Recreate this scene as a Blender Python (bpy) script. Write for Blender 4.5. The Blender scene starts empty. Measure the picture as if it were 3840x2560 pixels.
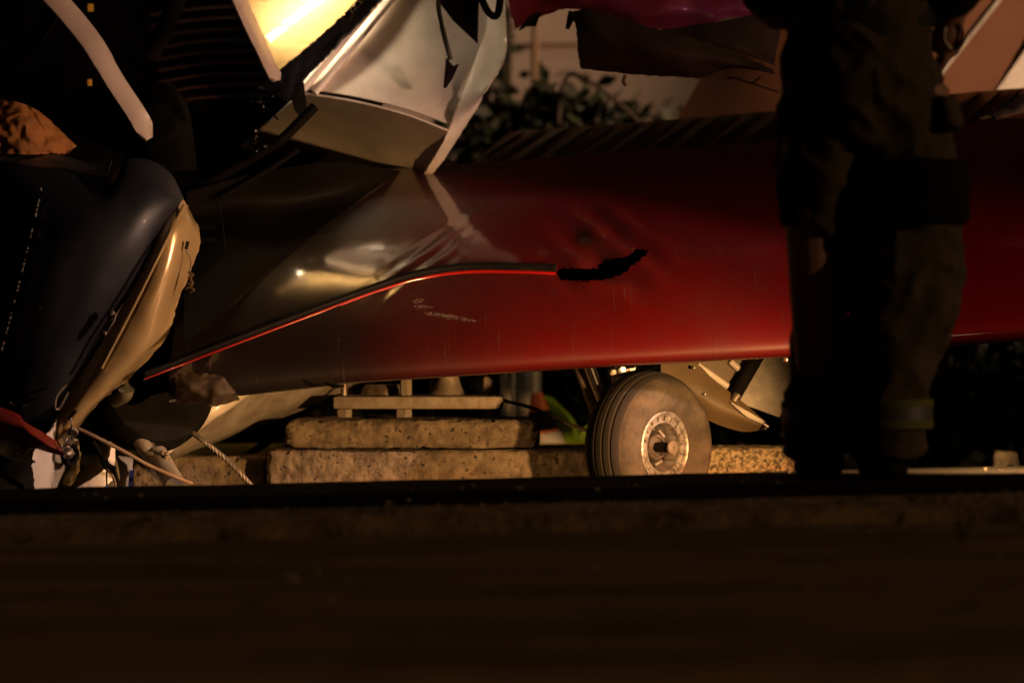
import bpy, bmesh, math, random
from mathutils import Vector, Matrix, noise
from mathutils.bvhtree import BVHTree
R = math.radians
random.seed(7)
scene = bpy.context.scene
COL = scene.collection

# ------------------------------------------------------------------ camera
CAMZ, CAMD, FPX = 0.533, 10.0, 12700.0      # the wheel stands at y = 0, ten metres off
cam = bpy.data.cameras.new('camera')
cam_o = bpy.data.objects.new('camera', cam); COL.objects.link(cam_o)
cam_o.location = (0, -CAMD, CAMZ); cam_o.rotation_euler = (R(90), 0, 0)
cam.sensor_width = 36; cam.lens = FPX/3840*36
cam.clip_start = 0.1; cam.clip_end = 2000
cam.dof.use_dof = True; cam.dof.focus_distance = 9.75; cam.dof.aperture_fstop = 2.0
scene.camera = cam_o

# ------------------------------------------------------------------ night sky and a warm sun lamp added as low fill
w = bpy.data.worlds.new('World'); scene.world = w; w.use_nodes = True
nt = w.node_tree; nt.nodes.clear()
sky = nt.nodes.new('ShaderNodeTexSky'); sky.sky_type = 'NISHITA'; sky.sun_disc = False
sky.sun_elevation = R(18); sky.sun_rotation = R(113)
bg = nt.nodes.new('ShaderNodeBackground'); bg.inputs[1].default_value = 0.00022
out = nt.nodes.new('ShaderNodeOutputWorld')
nt.links.new(sky.outputs[0], bg.inputs[0]); nt.links.new(bg.outputs[0], out.inputs[0])
sun = bpy.data.lights.new('sun', 'SUN'); sun.energy = 0.38; sun.angle = R(1.0); sun.color = (1.0, .62, .28)
sun_o = bpy.data.objects.new('sun', sun); COL.objects.link(sun_o)
SUN_FROM = Vector((0.85, -0.36, 0.30))
sun_o.rotation_euler = SUN_FROM.to_track_quat('Z', 'Y').to_euler()
scene.view_settings.view_transform = 'Standard'; scene.view_settings.look = 'None'
scene.view_settings.exposure = 0; scene.view_settings.gamma = 1
scene.render.engine = 'CYCLES'
scene.render.resolution_x = 1024; scene.render.resolution_y = 682

# ------------------------------------------------------------------ helpers
def P(px, py, y=0.0):
    d = CAMD + y
    return Vector(((px-1920)*d/FPX, y, CAMZ-(py-1280)*d/FPX))

def mat(name, base, rough=.5, metal=0., coat=0., base2=None, scale=20, lo=.4, hi=.6, bump=0., bscale=None, coat_ior=1.5, coat_rough=.05,
        ior=1.5, detail=6, rough2=None, emit=None, estr=0, stretch=(1, 1, 1), thin=False):
    m = bpy.data.materials.new(name); m.use_nodes = True
    n = m.node_tree.nodes; l = m.node_tree.links
    b = n['Principled BSDF']
    b.inputs['Base Color'].default_value = (*base, 1); b.inputs['Roughness'].default_value = rough
    b.inputs['Metallic'].default_value = metal; b.inputs['Coat Weight'].default_value = coat
    b.inputs['Coat IOR'].default_value = coat_ior; b.inputs['Coat Roughness'].default_value = coat_rough
    b.inputs['IOR'].default_value = ior
    if emit: b.inputs['Emission Color'].default_value = (*emit, 1); b.inputs['Emission Strength'].default_value = estr
    tc = n.new('ShaderNodeTexCoord'); mp = n.new('ShaderNodeMapping'); mp.inputs['Scale'].default_value = stretch
    l.new(tc.outputs['Object'], mp.inputs['Vector'])
    if base2 or rough2 is not None:
        nz = n.new('ShaderNodeTexNoise'); nz.inputs['Scale'].default_value = scale; nz.inputs['Detail'].default_value = detail
        nz.inputs['Roughness'].default_value = .65
        l.new(mp.outputs[0], nz.inputs['Vector'])
        rp = n.new('ShaderNodeMapRange'); rp.inputs[1].default_value = lo; rp.inputs[2].default_value = hi
        l.new(nz.outputs['Fac'], rp.inputs[0])
        if base2:
            mx = n.new('ShaderNodeMix'); mx.data_type = 'RGBA'
            mx.inputs[6].default_value = (*base, 1); mx.inputs[7].default_value = (*base2, 1)
            l.new(rp.outputs[0], mx.inputs[0]); l.new(mx.outputs[2], b.inputs['Base Color'])
        if rough2 is not None:
            mr = n.new('ShaderNodeMapRange'); mr.inputs[3].default_value = rough; mr.inputs[4].default_value = rough2
            l.new(rp.outputs[0], mr.inputs[0]); l.new(mr.outputs[0], b.inputs['Roughness'])
    if bump:
        n2 = n.new('ShaderNodeTexNoise'); n2.inputs['Scale'].default_value = bscale or scale*2; n2.inputs['Detail'].default_value = 5
        l.new(mp.outputs[0], n2.inputs['Vector'])
        bp = n.new('ShaderNodeBump'); bp.inputs['Strength'].default_value = 1; bp.inputs['Distance'].default_value = bump
        l.new(n2.outputs['Fac'], bp.inputs['Height']); l.new(bp.outputs[0], b.inputs['Normal'])
        if coat: l.new(bp.outputs[0], b.inputs['Coat Normal'])
    return m

M = {}
M['red'] = mat('red_paint', (.10, .0017, .0012), .42, 0, 1, (.072, .0018, .0013), 3, .35, .7, .0008, 5, coat_ior=1.9, coat_rough=.10, rough2=.6)
def shaded_wing_paint():
    m = M['red']; n = m.node_tree.nodes; l = m.node_tree.links; b = n['Principled BSDF']
    src = b.inputs['Base Color'].links[0].from_socket
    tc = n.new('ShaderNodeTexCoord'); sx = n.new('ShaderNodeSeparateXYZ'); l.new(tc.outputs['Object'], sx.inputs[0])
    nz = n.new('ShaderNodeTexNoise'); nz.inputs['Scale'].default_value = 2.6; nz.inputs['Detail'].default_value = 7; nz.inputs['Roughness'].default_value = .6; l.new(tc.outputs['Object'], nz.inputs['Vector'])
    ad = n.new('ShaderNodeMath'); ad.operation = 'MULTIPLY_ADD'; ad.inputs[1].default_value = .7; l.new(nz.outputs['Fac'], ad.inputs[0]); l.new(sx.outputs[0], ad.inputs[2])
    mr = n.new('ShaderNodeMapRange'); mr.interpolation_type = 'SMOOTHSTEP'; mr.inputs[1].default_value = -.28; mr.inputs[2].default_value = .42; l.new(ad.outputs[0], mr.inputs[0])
    mx = n.new('ShaderNodeMix'); mx.data_type = 'RGBA'; mx.inputs[6].default_value = (.009, .0045, .0030, 1)  # darkens the root side in the base colour, painting in shade
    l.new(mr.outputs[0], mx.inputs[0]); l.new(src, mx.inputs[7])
    # fine scratches along the chord
    mp = n.new('ShaderNodeMapping'); mp.inputs['Scale'].default_value = (90, 3, 3); mp.inputs['Rotation'].default_value = (0, R(12), 0); l.new(tc.outputs['Object'], mp.inputs[0])
    n2 = n.new('ShaderNodeTexNoise'); n2.inputs['Scale'].default_value = 1.5; n2.inputs['Detail'].default_value = 3; l.new(mp.outputs[0], n2.inputs['Vector'])
    m2 = n.new('ShaderNodeMapRange'); m2.inputs[1].default_value = .66; m2.inputs[2].default_value = .74; m2.inputs[4].default_value = .45; l.new(n2.outputs['Fac'], m2.inputs[0])
    m3 = n.new('ShaderNodeMix'); m3.data_type = 'RGBA'; m3.inputs[7].default_value = (.10, .05, .035, 1)
    l.new(m2.outputs[0], m3.inputs[0]); l.new(mx.outputs[2], m3.inputs[6]); l.new(m3.outputs[2], b.inputs['Base Color'])
shaded_wing_paint()
M['flapred'] = mat('dull_red_paint', (.045, .004, .003), .45, 0, .8, (.03, .003, .002), 6, coat_ior=1.9, coat_rough=.08)
M['redrim'] = mat('red_trim', (.30, .006, .004), .3, 0, 1, coat_ior=1.7)
M['black'] = mat('black_paint', (.012, .010, .009), .35, 0, .6, (.02, .015, .012), 8, bump=.0008, bscale=7)
M['darkskin'] = mat('dark_fuselage_paint', (.0045, .0034, .0025), .6, 0, .0, (.0035, .0025, .002), 5, ior=1.12, bump=.0025, bscale=5)
M['trim'] = mat('black_trim', (.006, .005, .005), .6, ior=1.2)
M['navy'] = mat('navy_paint', (.0055, .0062, .013), .5, 0, .05, (.014, .014, .02), 6, bump=.0006, bscale=9)
M['white'] = mat('white_paint', (.78, .69, .63), .38, 0, .35, (.56, .48, .42), 7, .45, .75, .0008, 18)
M['cream'] = mat('cream_band_paint', (.62, .42, .18), .28, .25, .9, (.46, .29, .12), 6, .4, .75, .0010, 12)
M['alu'] = mat('bare_aluminium', (.55, .50, .45), .42, .6, 0, (.34, .27, .21), 14, .4, .65, .0012, 40, rough2=.6)
M['alupaint'] = mat('grey_inner_skin', (.40, .36, .31), .45, .15, 0, (.22, .18, .14), 9, .42, .66, .0012, 25)
M['zinc'] = mat('yellow_green_primer', (.30, .24, .10), .6, .0, 0, (.20, .15, .06), 12, .4, .6, .001, 40)
M['rubber'] = mat('dusty_rubber', (.135, .100, .068), .9, 0, 0, (.045, .035, .026), 16, .32, .72, .0015, 190)
M['tread'] = mat('tread_rubber', (.030, .023, .018), .9, 0, 0, (.03, .025, .02), 40, .35, .7, .0015, 190)
M['blackrub'] = mat('black_rubber', (.006, .005, .005), .85, 0, 0, (.009, .008, .006), 20, ior=1.2, bump=.001)
M['rim'] = mat('cast_rim_metal', (.55, .51, .47), .42, .5, 0, (.22, .18, .15), 34, .38, .62, .0010, 90)
M['darkmetal'] = mat('dark_brake_metal', (.010, .008, .006), .7, 0, 0, (.05, .035, .024), 40, .55, .8, ior=1.2)
M['chrome'] = mat('oleo_chrome', (.75, .72, .68), .14, 1)
M['steel'] = mat('dull_steel', (.30, .26, .22), .5, .7, 0, (.18, .12, .08), 30, .4, .6, .001, 80)
M['galv'] = mat('galvanised_steel', (.33, .28, .22), .6, .3, 0, (.20, .15, .11), 22, .35, .65, .0012, 60)
M['concrete'] = mat('pitted_concrete', (.22, .165, .11), .95, 0, 0, (.10, .072, .046), 22, .38, .62, .008, 45, detail=9)
def pits(m, sc, th):
    n = m.node_tree.nodes; l = m.node_tree.links; b = n['Principled BSDF']; src = b.inputs['Base Color'].links[0].from_socket
    tc = n.new('ShaderNodeTexCoord'); vo = n.new('ShaderNodeTexVoronoi'); vo.inputs['Scale'].default_value = sc; l.new(tc.outputs['Object'], vo.inputs['Vector'])
    sp = n.new('ShaderNodeSeparateColor'); l.new(vo.outputs['Color'], sp.inputs[0])
    mu = n.new('ShaderNodeMath'); mu.operation = 'MULTIPLY_ADD'; mu.inputs[1].default_value = th*2.2; mu.inputs[2].default_value = -th*1.2; l.new(sp.outputs[0], mu.inputs[0])
    nz = n.new('ShaderNodeTexNoise'); nz.inputs['Scale'].default_value = 70; l.new(tc.outputs['Object'], nz.inputs['Vector'])
    va = n.new('ShaderNodeVectorMath'); va.operation = 'MULTIPLY_ADD'; va.inputs[1].default_value = (.02, .02, .02); l.new(nz.outputs['Color'], va.inputs[0]); l.new(tc.outputs['Object'], va.inputs[2]); l.new(va.outputs[0], vo.inputs['Vector'])
    lt = n.new('ShaderNodeMath'); lt.operation = 'LESS_THAN'; l.new(vo.outputs['Distance'], lt.inputs[0]); l.new(mu.outputs[0], lt.inputs[1])
    mx = n.new('ShaderNodeMix'); mx.data_type = 'RGBA'; mx.inputs[7].default_value = (.035, .025, .018, 1); l.new(lt.outputs[0], mx.inputs[0]); l.new(src, mx.inputs[6]); l.new(mx.outputs[2], b.inputs['Base Color'])
pits(M['concrete'], 75, .40)
M['coarse'] = mat('coarse_aggregate', (.42, .31, .17), .95, 0, 0, (.09, .065, .04), 75, .42, .60, .012, 70, detail=5)
M['yellow'] = mat('yellow_kerb_paint', (.80, .58, .02), .7, 0, 0, (.5, .36, .03), 9, .4, .65, .002, 40)
M['asphalt'] = mat('dark_ground', (.045, .036, .028), .9, 0, 0, (.022, .018, .015), 13, .35, .65, .006, 60)
M['dirt'] = mat('dirt', (.22, .13, .055), .95, 0, 0, (.022, .016, .010), 2.6, .44, .70, .008, 30, stretch=(.45, 2.6, 2))  # stretched streaks paint lit ridges into the dirt colour
M['slab'] = mat('dark_slab', (.012, .010, .008), .95, 0, 0, (.007, .006, .005), 18, bump=.003, ior=1.2)  # darker ground copy so this strip reads as unlit
M['ledge'] = mat('gritty_ledge', (.30, .18, .08), .95, 0, 0, (.03, .02, .012), 9, .40, .72, .008, 40, stretch=(1, .5, 1))  # raised base colour stands in for light along the step
M['edge'] = mat('painted_lit_edge', (.42, .22, .08), .95, 0, 0, (.22, .11, .04), 8, bump=.003)  # pale base paints a lit edge line into the ground
M['stone'] = mat('pale_stone', (.34, .27, .19), .9, 0, 0, (.2, .15, .1), 60, bump=.002)
M['wall'] = mat('tan_wall', (.50, .41, .36), .9, 0, 0, (.36, .29, .25), 1.2, .35, .7, .004, 30, stretch=(1, 1, 2.2))
M['fin'] = mat('fin_paint', (.20, .075, .028), .6, 0, .0, (.165, .060, .022), 3, bump=.0006, bscale=20)
M['purple'] = mat('maroon_glossy_skin', (.32, .06, .16), .38, .1, .4, (.40, .04, .03), 2.2, .4, .6, .004, 5)
M['torn'] = mat('torn_lining', (.060, .036, .017), .75, 0, 0, (.028, .018, .010), 4, .35, .65, .006, 7)
M['trouser'] = mat('bunker_cloth', (.075, .048, .028), .95, 0, 0, (.042, .027, .016), 14, .35, .65, .002, 90)
M['coat'] = mat('black_jacket', (.006, .006, .007), .85)
M['pocket'] = mat('black_pocket_cloth', (.010, .009, .008), .95, ior=1.15, bump=.001, bscale=120)
M['lime'] = mat('lime_tape', (.10, .10, .010), .8)
M['silver'] = mat('silver_tape', (.07, .065, .055), .5)
M['skin'] = mat('skin', (.36, .18, .12), .55)
M['hair'] = mat('hair', (.02, .014, .01), .7)
M['leaf'] = mat('leaf', (.030, .038, .014), .7, 0, 0, (.016, .022, .009), 5)
M['hedge'] = mat('hedge_leaf', (.009, .014, .005), .8, 0, 0, (.006, .009, .004), 5)
M['bright_leaf'] = mat('bright_leaf', (.34, .52, .015), .55, 0, 0, (.2, .36, .01), 6)
M['post'] = mat('windshield_post_paint', (.46, .35, .30), .5, 0, .1, (.36, .26, .22), 8, .4, .75, .0006, 20)
M['bark'] = mat('bark', (.07, .05, .035), .9)
M['orange'] = mat('orange_plastic', (.62, .13, .02), .5)
M['pale'] = mat('reflective_collar', (.5, .46, .44), .5)
M['amber'] = mat('amber_cloth', (.30, .105, .014), .85, 0, 0, (.12, .04, .007), 5, .3, .75, .005, 30)
M['blue'] = mat('blue_plastic', (.02, .03, .30), .45)
M['tagyel'] = mat('yellow_tag', (.8, .45, .04), .6)
M['int'] = mat('dark_interior', (.003, .0025, .0025), .9, 0, 0, (.005, .003, .0025), 6, ior=1.1)
M['dull'] = mat('dimmed_underside_paint', (.15, .10, .05), .55, 0, .1, (.11, .075, .04), 6, .4, .7, .0008, 20)  # weaker light on the gear door put into a browner base colour
M['slat'] = mat('dark_red_slat', (.03, .005, .004), .6)
M['seat'] = mat('seat_fabric', (.005, .004, .003), .9, ior=1.1, bump=.002, bscale=60)
M['redblade'] = mat('red_blade_paint', (.30, .035, .018), .5, 0, .2, (.2, .02, .012), 10)
M['glassbit'] = mat('broken_glass', (.8, .8, .85), .05, 1.0)
M['lampglass'] = mat('lamp_tube', (1, 1, 1), .5, emit=(1.0, .76, .48), estr=60)
M['lamphot'] = mat('lamp_face', (1, 1, 1), .5, emit=(1.0, .62, .30), estr=2)
M['redlens'] = mat('red_lens', (.6, .02, .02), .2, emit=(1.0, .03, .02), estr=4)
M['bluelens'] = mat('blue_lens', (.05, .05, .6), .2, emit=(.3, .15, 1.0), estr=4)
M['cable'] = mat('steel_cable', (.22, .18, .14), .5, .6, bump=.001, bscale=300)
M['copper'] = mat('brown_wire', (.26, .16, .09), .6)

def pane_mat():
    m = bpy.data.materials.new('scratched_acrylic'); m.use_nodes = True
    n = m.node_tree.nodes; l = m.node_tree.links; n.remove(n['Principled BSDF']); o = n['Material Output']
    tr = n.new('ShaderNodeBsdfTransparent'); tr.inputs[0].default_value = (.80, .70, .50, 1)
    tl = n.new('ShaderNodeBsdfTranslucent'); tl.inputs[0].default_value = (.78, .64, .42, 1)
    gl = n.new('ShaderNodeBsdfGlossy'); gl.inputs['Roughness'].default_value = .15
    tc = n.new('ShaderNodeTexCoord'); mp = n.new('ShaderNodeMapping'); mp.inputs['Rotation'].default_value = (0, R(-40), 0); mp.inputs['Scale'].default_value = (5, 1, 26)
    nz = n.new('ShaderNodeTexNoise'); nz.inputs['Scale'].default_value = 1.6; nz.inputs['Detail'].default_value = 6
    rp = n.new('ShaderNodeMapRange'); rp.inputs[1].default_value = .35; rp.inputs[2].default_value = .7; rp.inputs[3].default_value = .5; rp.inputs[4].default_value = .85
    l.new(tc.outputs['Object'], mp.inputs[0]); l.new(mp.outputs[0], nz.inputs['Vector']); l.new(nz.outputs['Fac'], rp.inputs[0])
    m1 = n.new('ShaderNodeMixShader'); l.new(rp.outputs[0], m1.inputs[0]); l.new(tr.outputs[0], m1.inputs[1]); l.new(tl.outputs[0], m1.inputs[2])
    m2 = n.new('ShaderNodeMixShader'); m2.inputs[0].default_value = .06; l.new(m1.outputs[0], m2.inputs[1]); l.new(gl.outputs[0], m2.inputs[2])
    l.new(m2.outputs[0], o.inputs[0]); return m
M['pane'] = pane_mat()

def worldloc(o):
    v = Vector(o.location)
    while o.parent: o = o.parent; v += Vector(o.location)
    return v

def obj(name, bm, m, parent=None, smooth=True, at=None):
    """link a bmesh built in world coordinates as one mesh object; origin at `at` for top-level things"""
    me = bpy.data.meshes.new(name)
    if isinstance(m, str): m = M[m]
    base = worldloc(parent) if parent else Vector((0, 0, 0))
    o = bpy.data.objects.new(name, me)
    if at is not None:
        at = Vector(at); bmesh.ops.translate(bm, verts=bm.verts, vec=-at)
        o.location = at - base
    else:
        o.location = -base
    bmesh.ops.recalc_face_normals(bm, faces=bm.faces)
    bm.to_mesh(me); bm.free()
    if smooth:
        for p in me.polygons: p.use_smooth = True
    me.materials.append(m)
    if smooth:
        try: me.set_sharp_from_angle(angle=R(38))
        except Exception: pass
    COL.objects.link(o); o.parent = parent
    return o

def tag(o, label, cat, group=None):
    o['label'] = label; o['category'] = cat
    if group: o['group'] = group
    return o

def thing(name, label, cat, loc, group=None):
    o = bpy.data.objects.new(name, None); o.empty_display_size = .1; COL.objects.link(o); o.location = loc
    return tag(o, label, cat, group)

def struct(o): o['kind'] = 'structure'; return o

def cr(p0, p1, p2, p3, t):
    return .5*((2*p1)+(-p0+p2)*t+(2*p0-5*p1+4*p2-p3)*t*t+(-p0+3*p1-3*p2+p3)*t**3)

def curve(pts, n):
    """n+1 points along a Catmull-Rom through pts"""
    pts = [Vector(p) for p in pts]; k = len(pts)
    if k == 2: return [pts[0].lerp(pts[1], i/n) for i in range(n+1)]
    res = []
    for i in range(n+1):
        s = i/n*(k-1); j = min(int(s), k-2); t = s-j
        p1, p2 = pts[j], pts[j+1]
        p0 = pts[j-1] if j else p1*2-p2
        p3 = pts[j+2] if j+2 < k else p2*2-p1
        res.append(cr(p0, p1, p2, p3, t))
    return res

def grid_bm(rows, closed=False):
    bm = bmesh.new(); V = [[bm.verts.new(p) for p in r] for r in rows]
    for a, b in zip(V, V[1:]):
        n = len(a)
        for i in range(n if closed else n-1):
            j = (i+1) % n
            try: bm.faces.new((a[i], a[j], b[j], b[i]))
            except ValueError: pass
    return bm, V

def thick(bm, t):
    """give a sheet its thickness"""
    bmesh.ops.recalc_face_normals(bm, faces=bm.faces)
    bmesh.ops.solidify(bm, geom=bm.faces[:], thickness=t)

def patch(rows, nu=40, nv=24, th=.003, wr=0., ws=6., seed=0, jag=0.):
    """sheet metal through rows of (px, py, y) points"""
    rr = [curve([P(*q) for q in r], nu) for r in rows]
    cols = [curve([r[i] for r in rr], nv) for i in range(nu+1)]
    g = [[cols[i][j].copy() for i in range(nu+1)] for j in range(nv+1)]
    if wr or jag:
        for j in range(nv+1):
            for i in range(nu+1):
                p = g[j][i]; q = p*ws+Vector((seed*7.3, seed*3.1, 0))
                k = noise.noise(q)+.5*noise.noise(q*2.3)+.5*abs(noise.noise(q*1.3+Vector((9, 2, 4))))
                p.y += wr*k
                if jag and (j in (0, nv) or i in (0, nu)):
                    a = noise.noise(p*70+Vector((seed, 0, 0))); b = noise.noise(p*55+Vector((0, seed, 5)))
                    p.x += jag*a; p.z += jag*b
    bm, V = grid_bm(g)
    if th: thick(bm, th)
    return bm

def poly(pts, th=.004, y=None, cuts=0):
    """flat-ish outlined sheet from (px, py, y) points"""
    bm = bmesh.new(); n = len(pts)
    A = [bm.verts.new(P(*q)) for q in pts]; B = [bm.verts.new(P(*q)+Vector((0, th, 0))) for q in pts]
    fs_ = [bm.faces.new(A), bm.faces.new(B[::-1])]
    for i in range(n): bm.faces.new((A[i], A[(i+1) % n], B[(i+1) % n], B[i]))
    bmesh.ops.triangulate(bm, faces=fs_, ngon_method='EAR_CLIP'); return bm

def tube_into(bm, pts, r, seg=10, cap=True):
    pts = [Vector(p) for p in pts]; n = len(pts)
    rs = r if isinstance(r, (list, tuple)) else [r]*n
    rings = []; up = None
    for i, p in enumerate(pts):
        t = (pts[min(i+1, n-1)]-pts[max(i-1, 0)]).normalized()
        if up is None: up = t.orthogonal().normalized()
        up = (up-t*up.dot(t)).normalized(); s = t.cross(up)
        rings.append([bm.verts.new(p+(up*math.cos(a)+s*math.sin(a))*rs[i]) for a in [2*math.pi*k/seg for k in range(seg)]])
    for a, b in zip(rings, rings[1:]):
        for k in range(seg): bm.faces.new((a[k], a[(k+1) % seg], b[(k+1) % seg], b[k]))
    if cap: bm.faces.new(rings[0]); bm.faces.new(rings[-1][::-1])
    return bm

def tube(pts, r, seg=10, n=0):
    bm = bmesh.new(); return tube_into(bm, curve(pts, n) if n else pts, r, seg)

def box_into(bm, a, b, bev=0, rot=None, c=None):
    a, b = Vector(a), Vector(b)
    r = bmesh.ops.create_cube(bm, size=1)
    vs = r['verts']; s = b-a; m = (a+b)/2
    for v in vs: v.co = Vector((v.co.x*s.x, v.co.y*s.y, v.co.z*s.z))
    if bev:
        es = list({e for v in vs for e in v.link_edges})
        rr = bmesh.ops.bevel(bm, geom=es, offset=bev, segments=2, profile=.6, affect='EDGES')
        vs = list({v for f in rr['faces'] for v in f.verts} | {v for v in vs if v.is_valid})
    for v in vs:
        if rot: v.co = rot @ v.co
        v.co += m
    return bm

def box(a, b, bev=0, rot=None): return box_into(bmesh.new(), a, b, bev, rot)

def frame(axis):
    z = Vector(axis).normalized(); x = z.orthogonal().normalized() if abs(z.z) > .9 else Vector((0, 0, 1)).cross(z).normalized()
    y = z.cross(x); return x, y, z

def lathe(profile, c, axis, seg=64):
    """profile: (radius, offset along axis)"""
    x, y, z = frame(axis); c = Vector(c)
    rings = [[c+z*h+(x*math.cos(a)+y*math.sin(a))*r for a in [2*math.pi*k/seg for k in range(seg)]] for r, h in profile]
    bm, V = grid_bm(rings, True)
    bmesh.ops.remove_doubles(bm, verts=bm.verts, dist=1e-5)
    return bm

def rock(c, r, seed, flat=.7):
    bm = bmesh.new(); bmesh.ops.create_icosphere(bm, subdivisions=2, radius=1)
    for v in bm.verts:
        k = 1+.45*noise.noise(v.co*1.4+Vector((seed*3.7, seed, 0)))
        v.co = Vector(c)+Vector((v.co.x*r*k, v.co.y*r*k, v.co.z*r*k*flat))
    return bm

# ------------------------------------------------------------------ ground
def slab_z(x): return .189+.0225*x
def fore_z(y, x):
    """the raised roadside this side of the wreck, stepped down towards the camera"""
    e = slab_z(x)
    pr = [(-9.6, .16), (-6.2, .11), (-5.62, .105), (-5.56, .075), (-4.9, .085), (-4.3, .098), (-4.0, .085), (-3.45, .105), (-3.2, .112), (-2.86, .118), (-2.62, .116), (-2.56, .150), (-2.16, .158), (-2.11, .188), (-1.44, .189)]
    for (a, za), (b, zb) in zip(pr, pr[1:]):
        if a <= y <= b:
            z = za+(zb-za)*(y-a)/(b-a); break
    else: z = pr[0][1] if y < a else pr[-1][1]
    return z+.0225*x*(1 if y > -2.9 else .6)+(.005*noise.noise(Vector((x*2.2, y*7, 0)))+.004*noise.noise(Vector((x*6, y*9, 5)))+.002*noise.noise(Vector((x*14, y*14, 3))))*(.4 if y > -2.2 else 1)
ys = []
y = -9.6
while y < -1.41: ys.append(y); y += .03 if y > -6.3 else .2
ys = sorted(set(ys+[-2.16, -2.11, -2.62, -2.56, -5.62, -5.56, -1.43]))
xs = [-40, -20, -8, -4, -2.5]+[-1.9+.03*i for i in range(128)]+[2.5, 4, 8, 20, 40]
def fore_part(name, y0, y1, m, close=False):
    yy = [y0]+[q for q in ys if y0+.004 < q < y1-.004]+[y1]
    bm, V = grid_bm([[Vector((x, q, fore_z(q, max(-3, min(3, x))))) for x in xs] for q in yy])
    if close:
        last = V[-1]; drop = [bm.verts.new((v.co.x, v.co.y+.02, -.05)) for v in last]
        for i in range(len(last)-1): bm.faces.new((last[i], last[i+1], drop[i+1], drop[i]))
    struct(obj(name, bm, m))
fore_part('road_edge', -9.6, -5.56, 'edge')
fore_part('roadside', -5.56, -2.62, 'dirt')
fore_part('dirt_ledge', -2.62, -2.16, 'ledge')
fore_part('pavement_slab', -2.16, -1.43, 'slab', True)
struct(obj('ground', grid_bm([[Vector((x, yy, 0)) for x in (-300, -30, -6, 0, 6, 30, 300)] for yy in (-300, -30, -1.38, 0, 3, 8, 30, 300)])[0], 'asphalt'))

bm = bmesh.new()                                             # loose grit, too fine to count
for k in range(900):
    yy = random.choice([random.uniform(-2.55, -2.18), random.uniform(-2.55, -2.18), random.uniform(-5.4, -1.5)]); x = random.uniform(-1.4, 1.5)
    r = random.uniform(.002, .006); c = Vector((x, yy, fore_z(yy, x)+r*.3))
    a = [c+Vector((random.uniform(-1, 1), random.uniform(-1, 1), random.uniform(-.4, .2)))*r for _ in range(4)]+[c+Vector((0, 0, r))]
    v = [bm.verts.new(q) for q in a]
    for i in range(4): bm.faces.new((v[i], v[(i+1) % 4], v[4]))
o = obj('grit', bm, 'stone', smooth=False); tag(o, 'fine pale grit scattered over the dark roadside steps', 'gravel'); o['kind'] = 'stuff'
STONES = [(1095, 2185, .014), (1180, 2150, .008), (2230, 2130, .008), (3250, 2003, .009), (2205, 1918, .008), (1455, 1892, .008), (2235, 1840, .008), (1945, 1835, .009), (355, 1855, .006), (1530, 1880, .007), (525, 1862, .007), (395, 1870, .006), (755, 2032, .006), (2620, 1990, .007)]
LBL = {0: 'largest white stone lying alone on the dark dirt'}
for k, (px, py, r) in enumerate(STONES):
    # march along the pixel's ray until it meets the roadside
    yy = -6.0
    while yy < -1.5 and P(px, py, yy).z > fore_z(yy, P(px, py, yy).x): yy += .01
    c = P(px, py, yy)
    o = obj('stone', rock((c.x, c.y, c.z+r*.35), r, k), 'stone', at=(c.x, c.y, c.z))
    tag(o, LBL.get(k, 'small pale stone on the dark roadside dirt'), 'stone', None if k in LBL else 'small stones on the roadside')

def grass_tuft(px, py, yy, h, lab):
    c = P(px, py, yy); z = fore_z(yy, c.x); bm = bmesh.new()
    for k in range(9):
        a = random.uniform(0, 6.3); ln = h*random.uniform(.5, 1); d = Vector((math.cos(a), math.sin(a), 0))
        s = d.cross(Vector((0, 0, 1)))*.0022; b0 = Vector((c.x, yy, z-.003))+d*.006
        p1 = b0+d*ln*.25+Vector((0, 0, ln*.6)); p2 = b0+d*ln*.6+Vector((0, 0, ln))
        v = [bm.verts.new(q) for q in (b0-s, b0+s, p1+s*.8, p1-s*.8, p2)]
        bm.faces.new(v[:4]); bm.faces.new((v[3], v[2], v[4]))
    tag(obj('grass_tuft', bm, 'leaf', at=(c.x, yy, z)), lab, 'grass')
grass_tuft(3610, 1950, -3.1, .07, 'taller sparse grass tuft sprouting from the roadside dirt')
grass_tuft(3370, 1890, -2.66, .045, 'shorter sparse grass tuft at the foot of the roadside step')

for k in range(14):
    yy = random.choice([random.uniform(-2.5, -2.2), random.uniform(-5.0, -2.7)]); x = random.uniform(-1.0, 1.2); z = fore_z(yy, x); L = random.uniform(.012, .03); a = random.uniform(0, 6.3)
    d = Vector((math.cos(a), math.sin(a), .25)); q = Vector((-math.sin(a), math.cos(a), .1))
    bm = bmesh.new(); c0 = Vector((x, yy, z+.003)); v = [bm.verts.new(c0+w_) for w_ in (d*-L, q*L*.45+Vector((0, 0, L*.2)), d*L+Vector((0, 0, L*.3)), q*-L*.45, Vector((0, 0, -.002)))]
    for i in range(4): bm.faces.new((v[i], v[(i+1) % 4], v[4]))
    tag(obj('dry_leaf', bm, 'ledge', at=c0, smooth=False), 'curled dry leaf scrap lying on the dark roadside dirt', 'leaf', 'dry leaf scraps on the roadside')

# ------------------------------------------------------------------ the aircraft
PLANE = thing('wrecked_airplane', 'crashed low-wing airplane with glossy red wing and torn cabin', 'airplane', (0, .3, 0))

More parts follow.
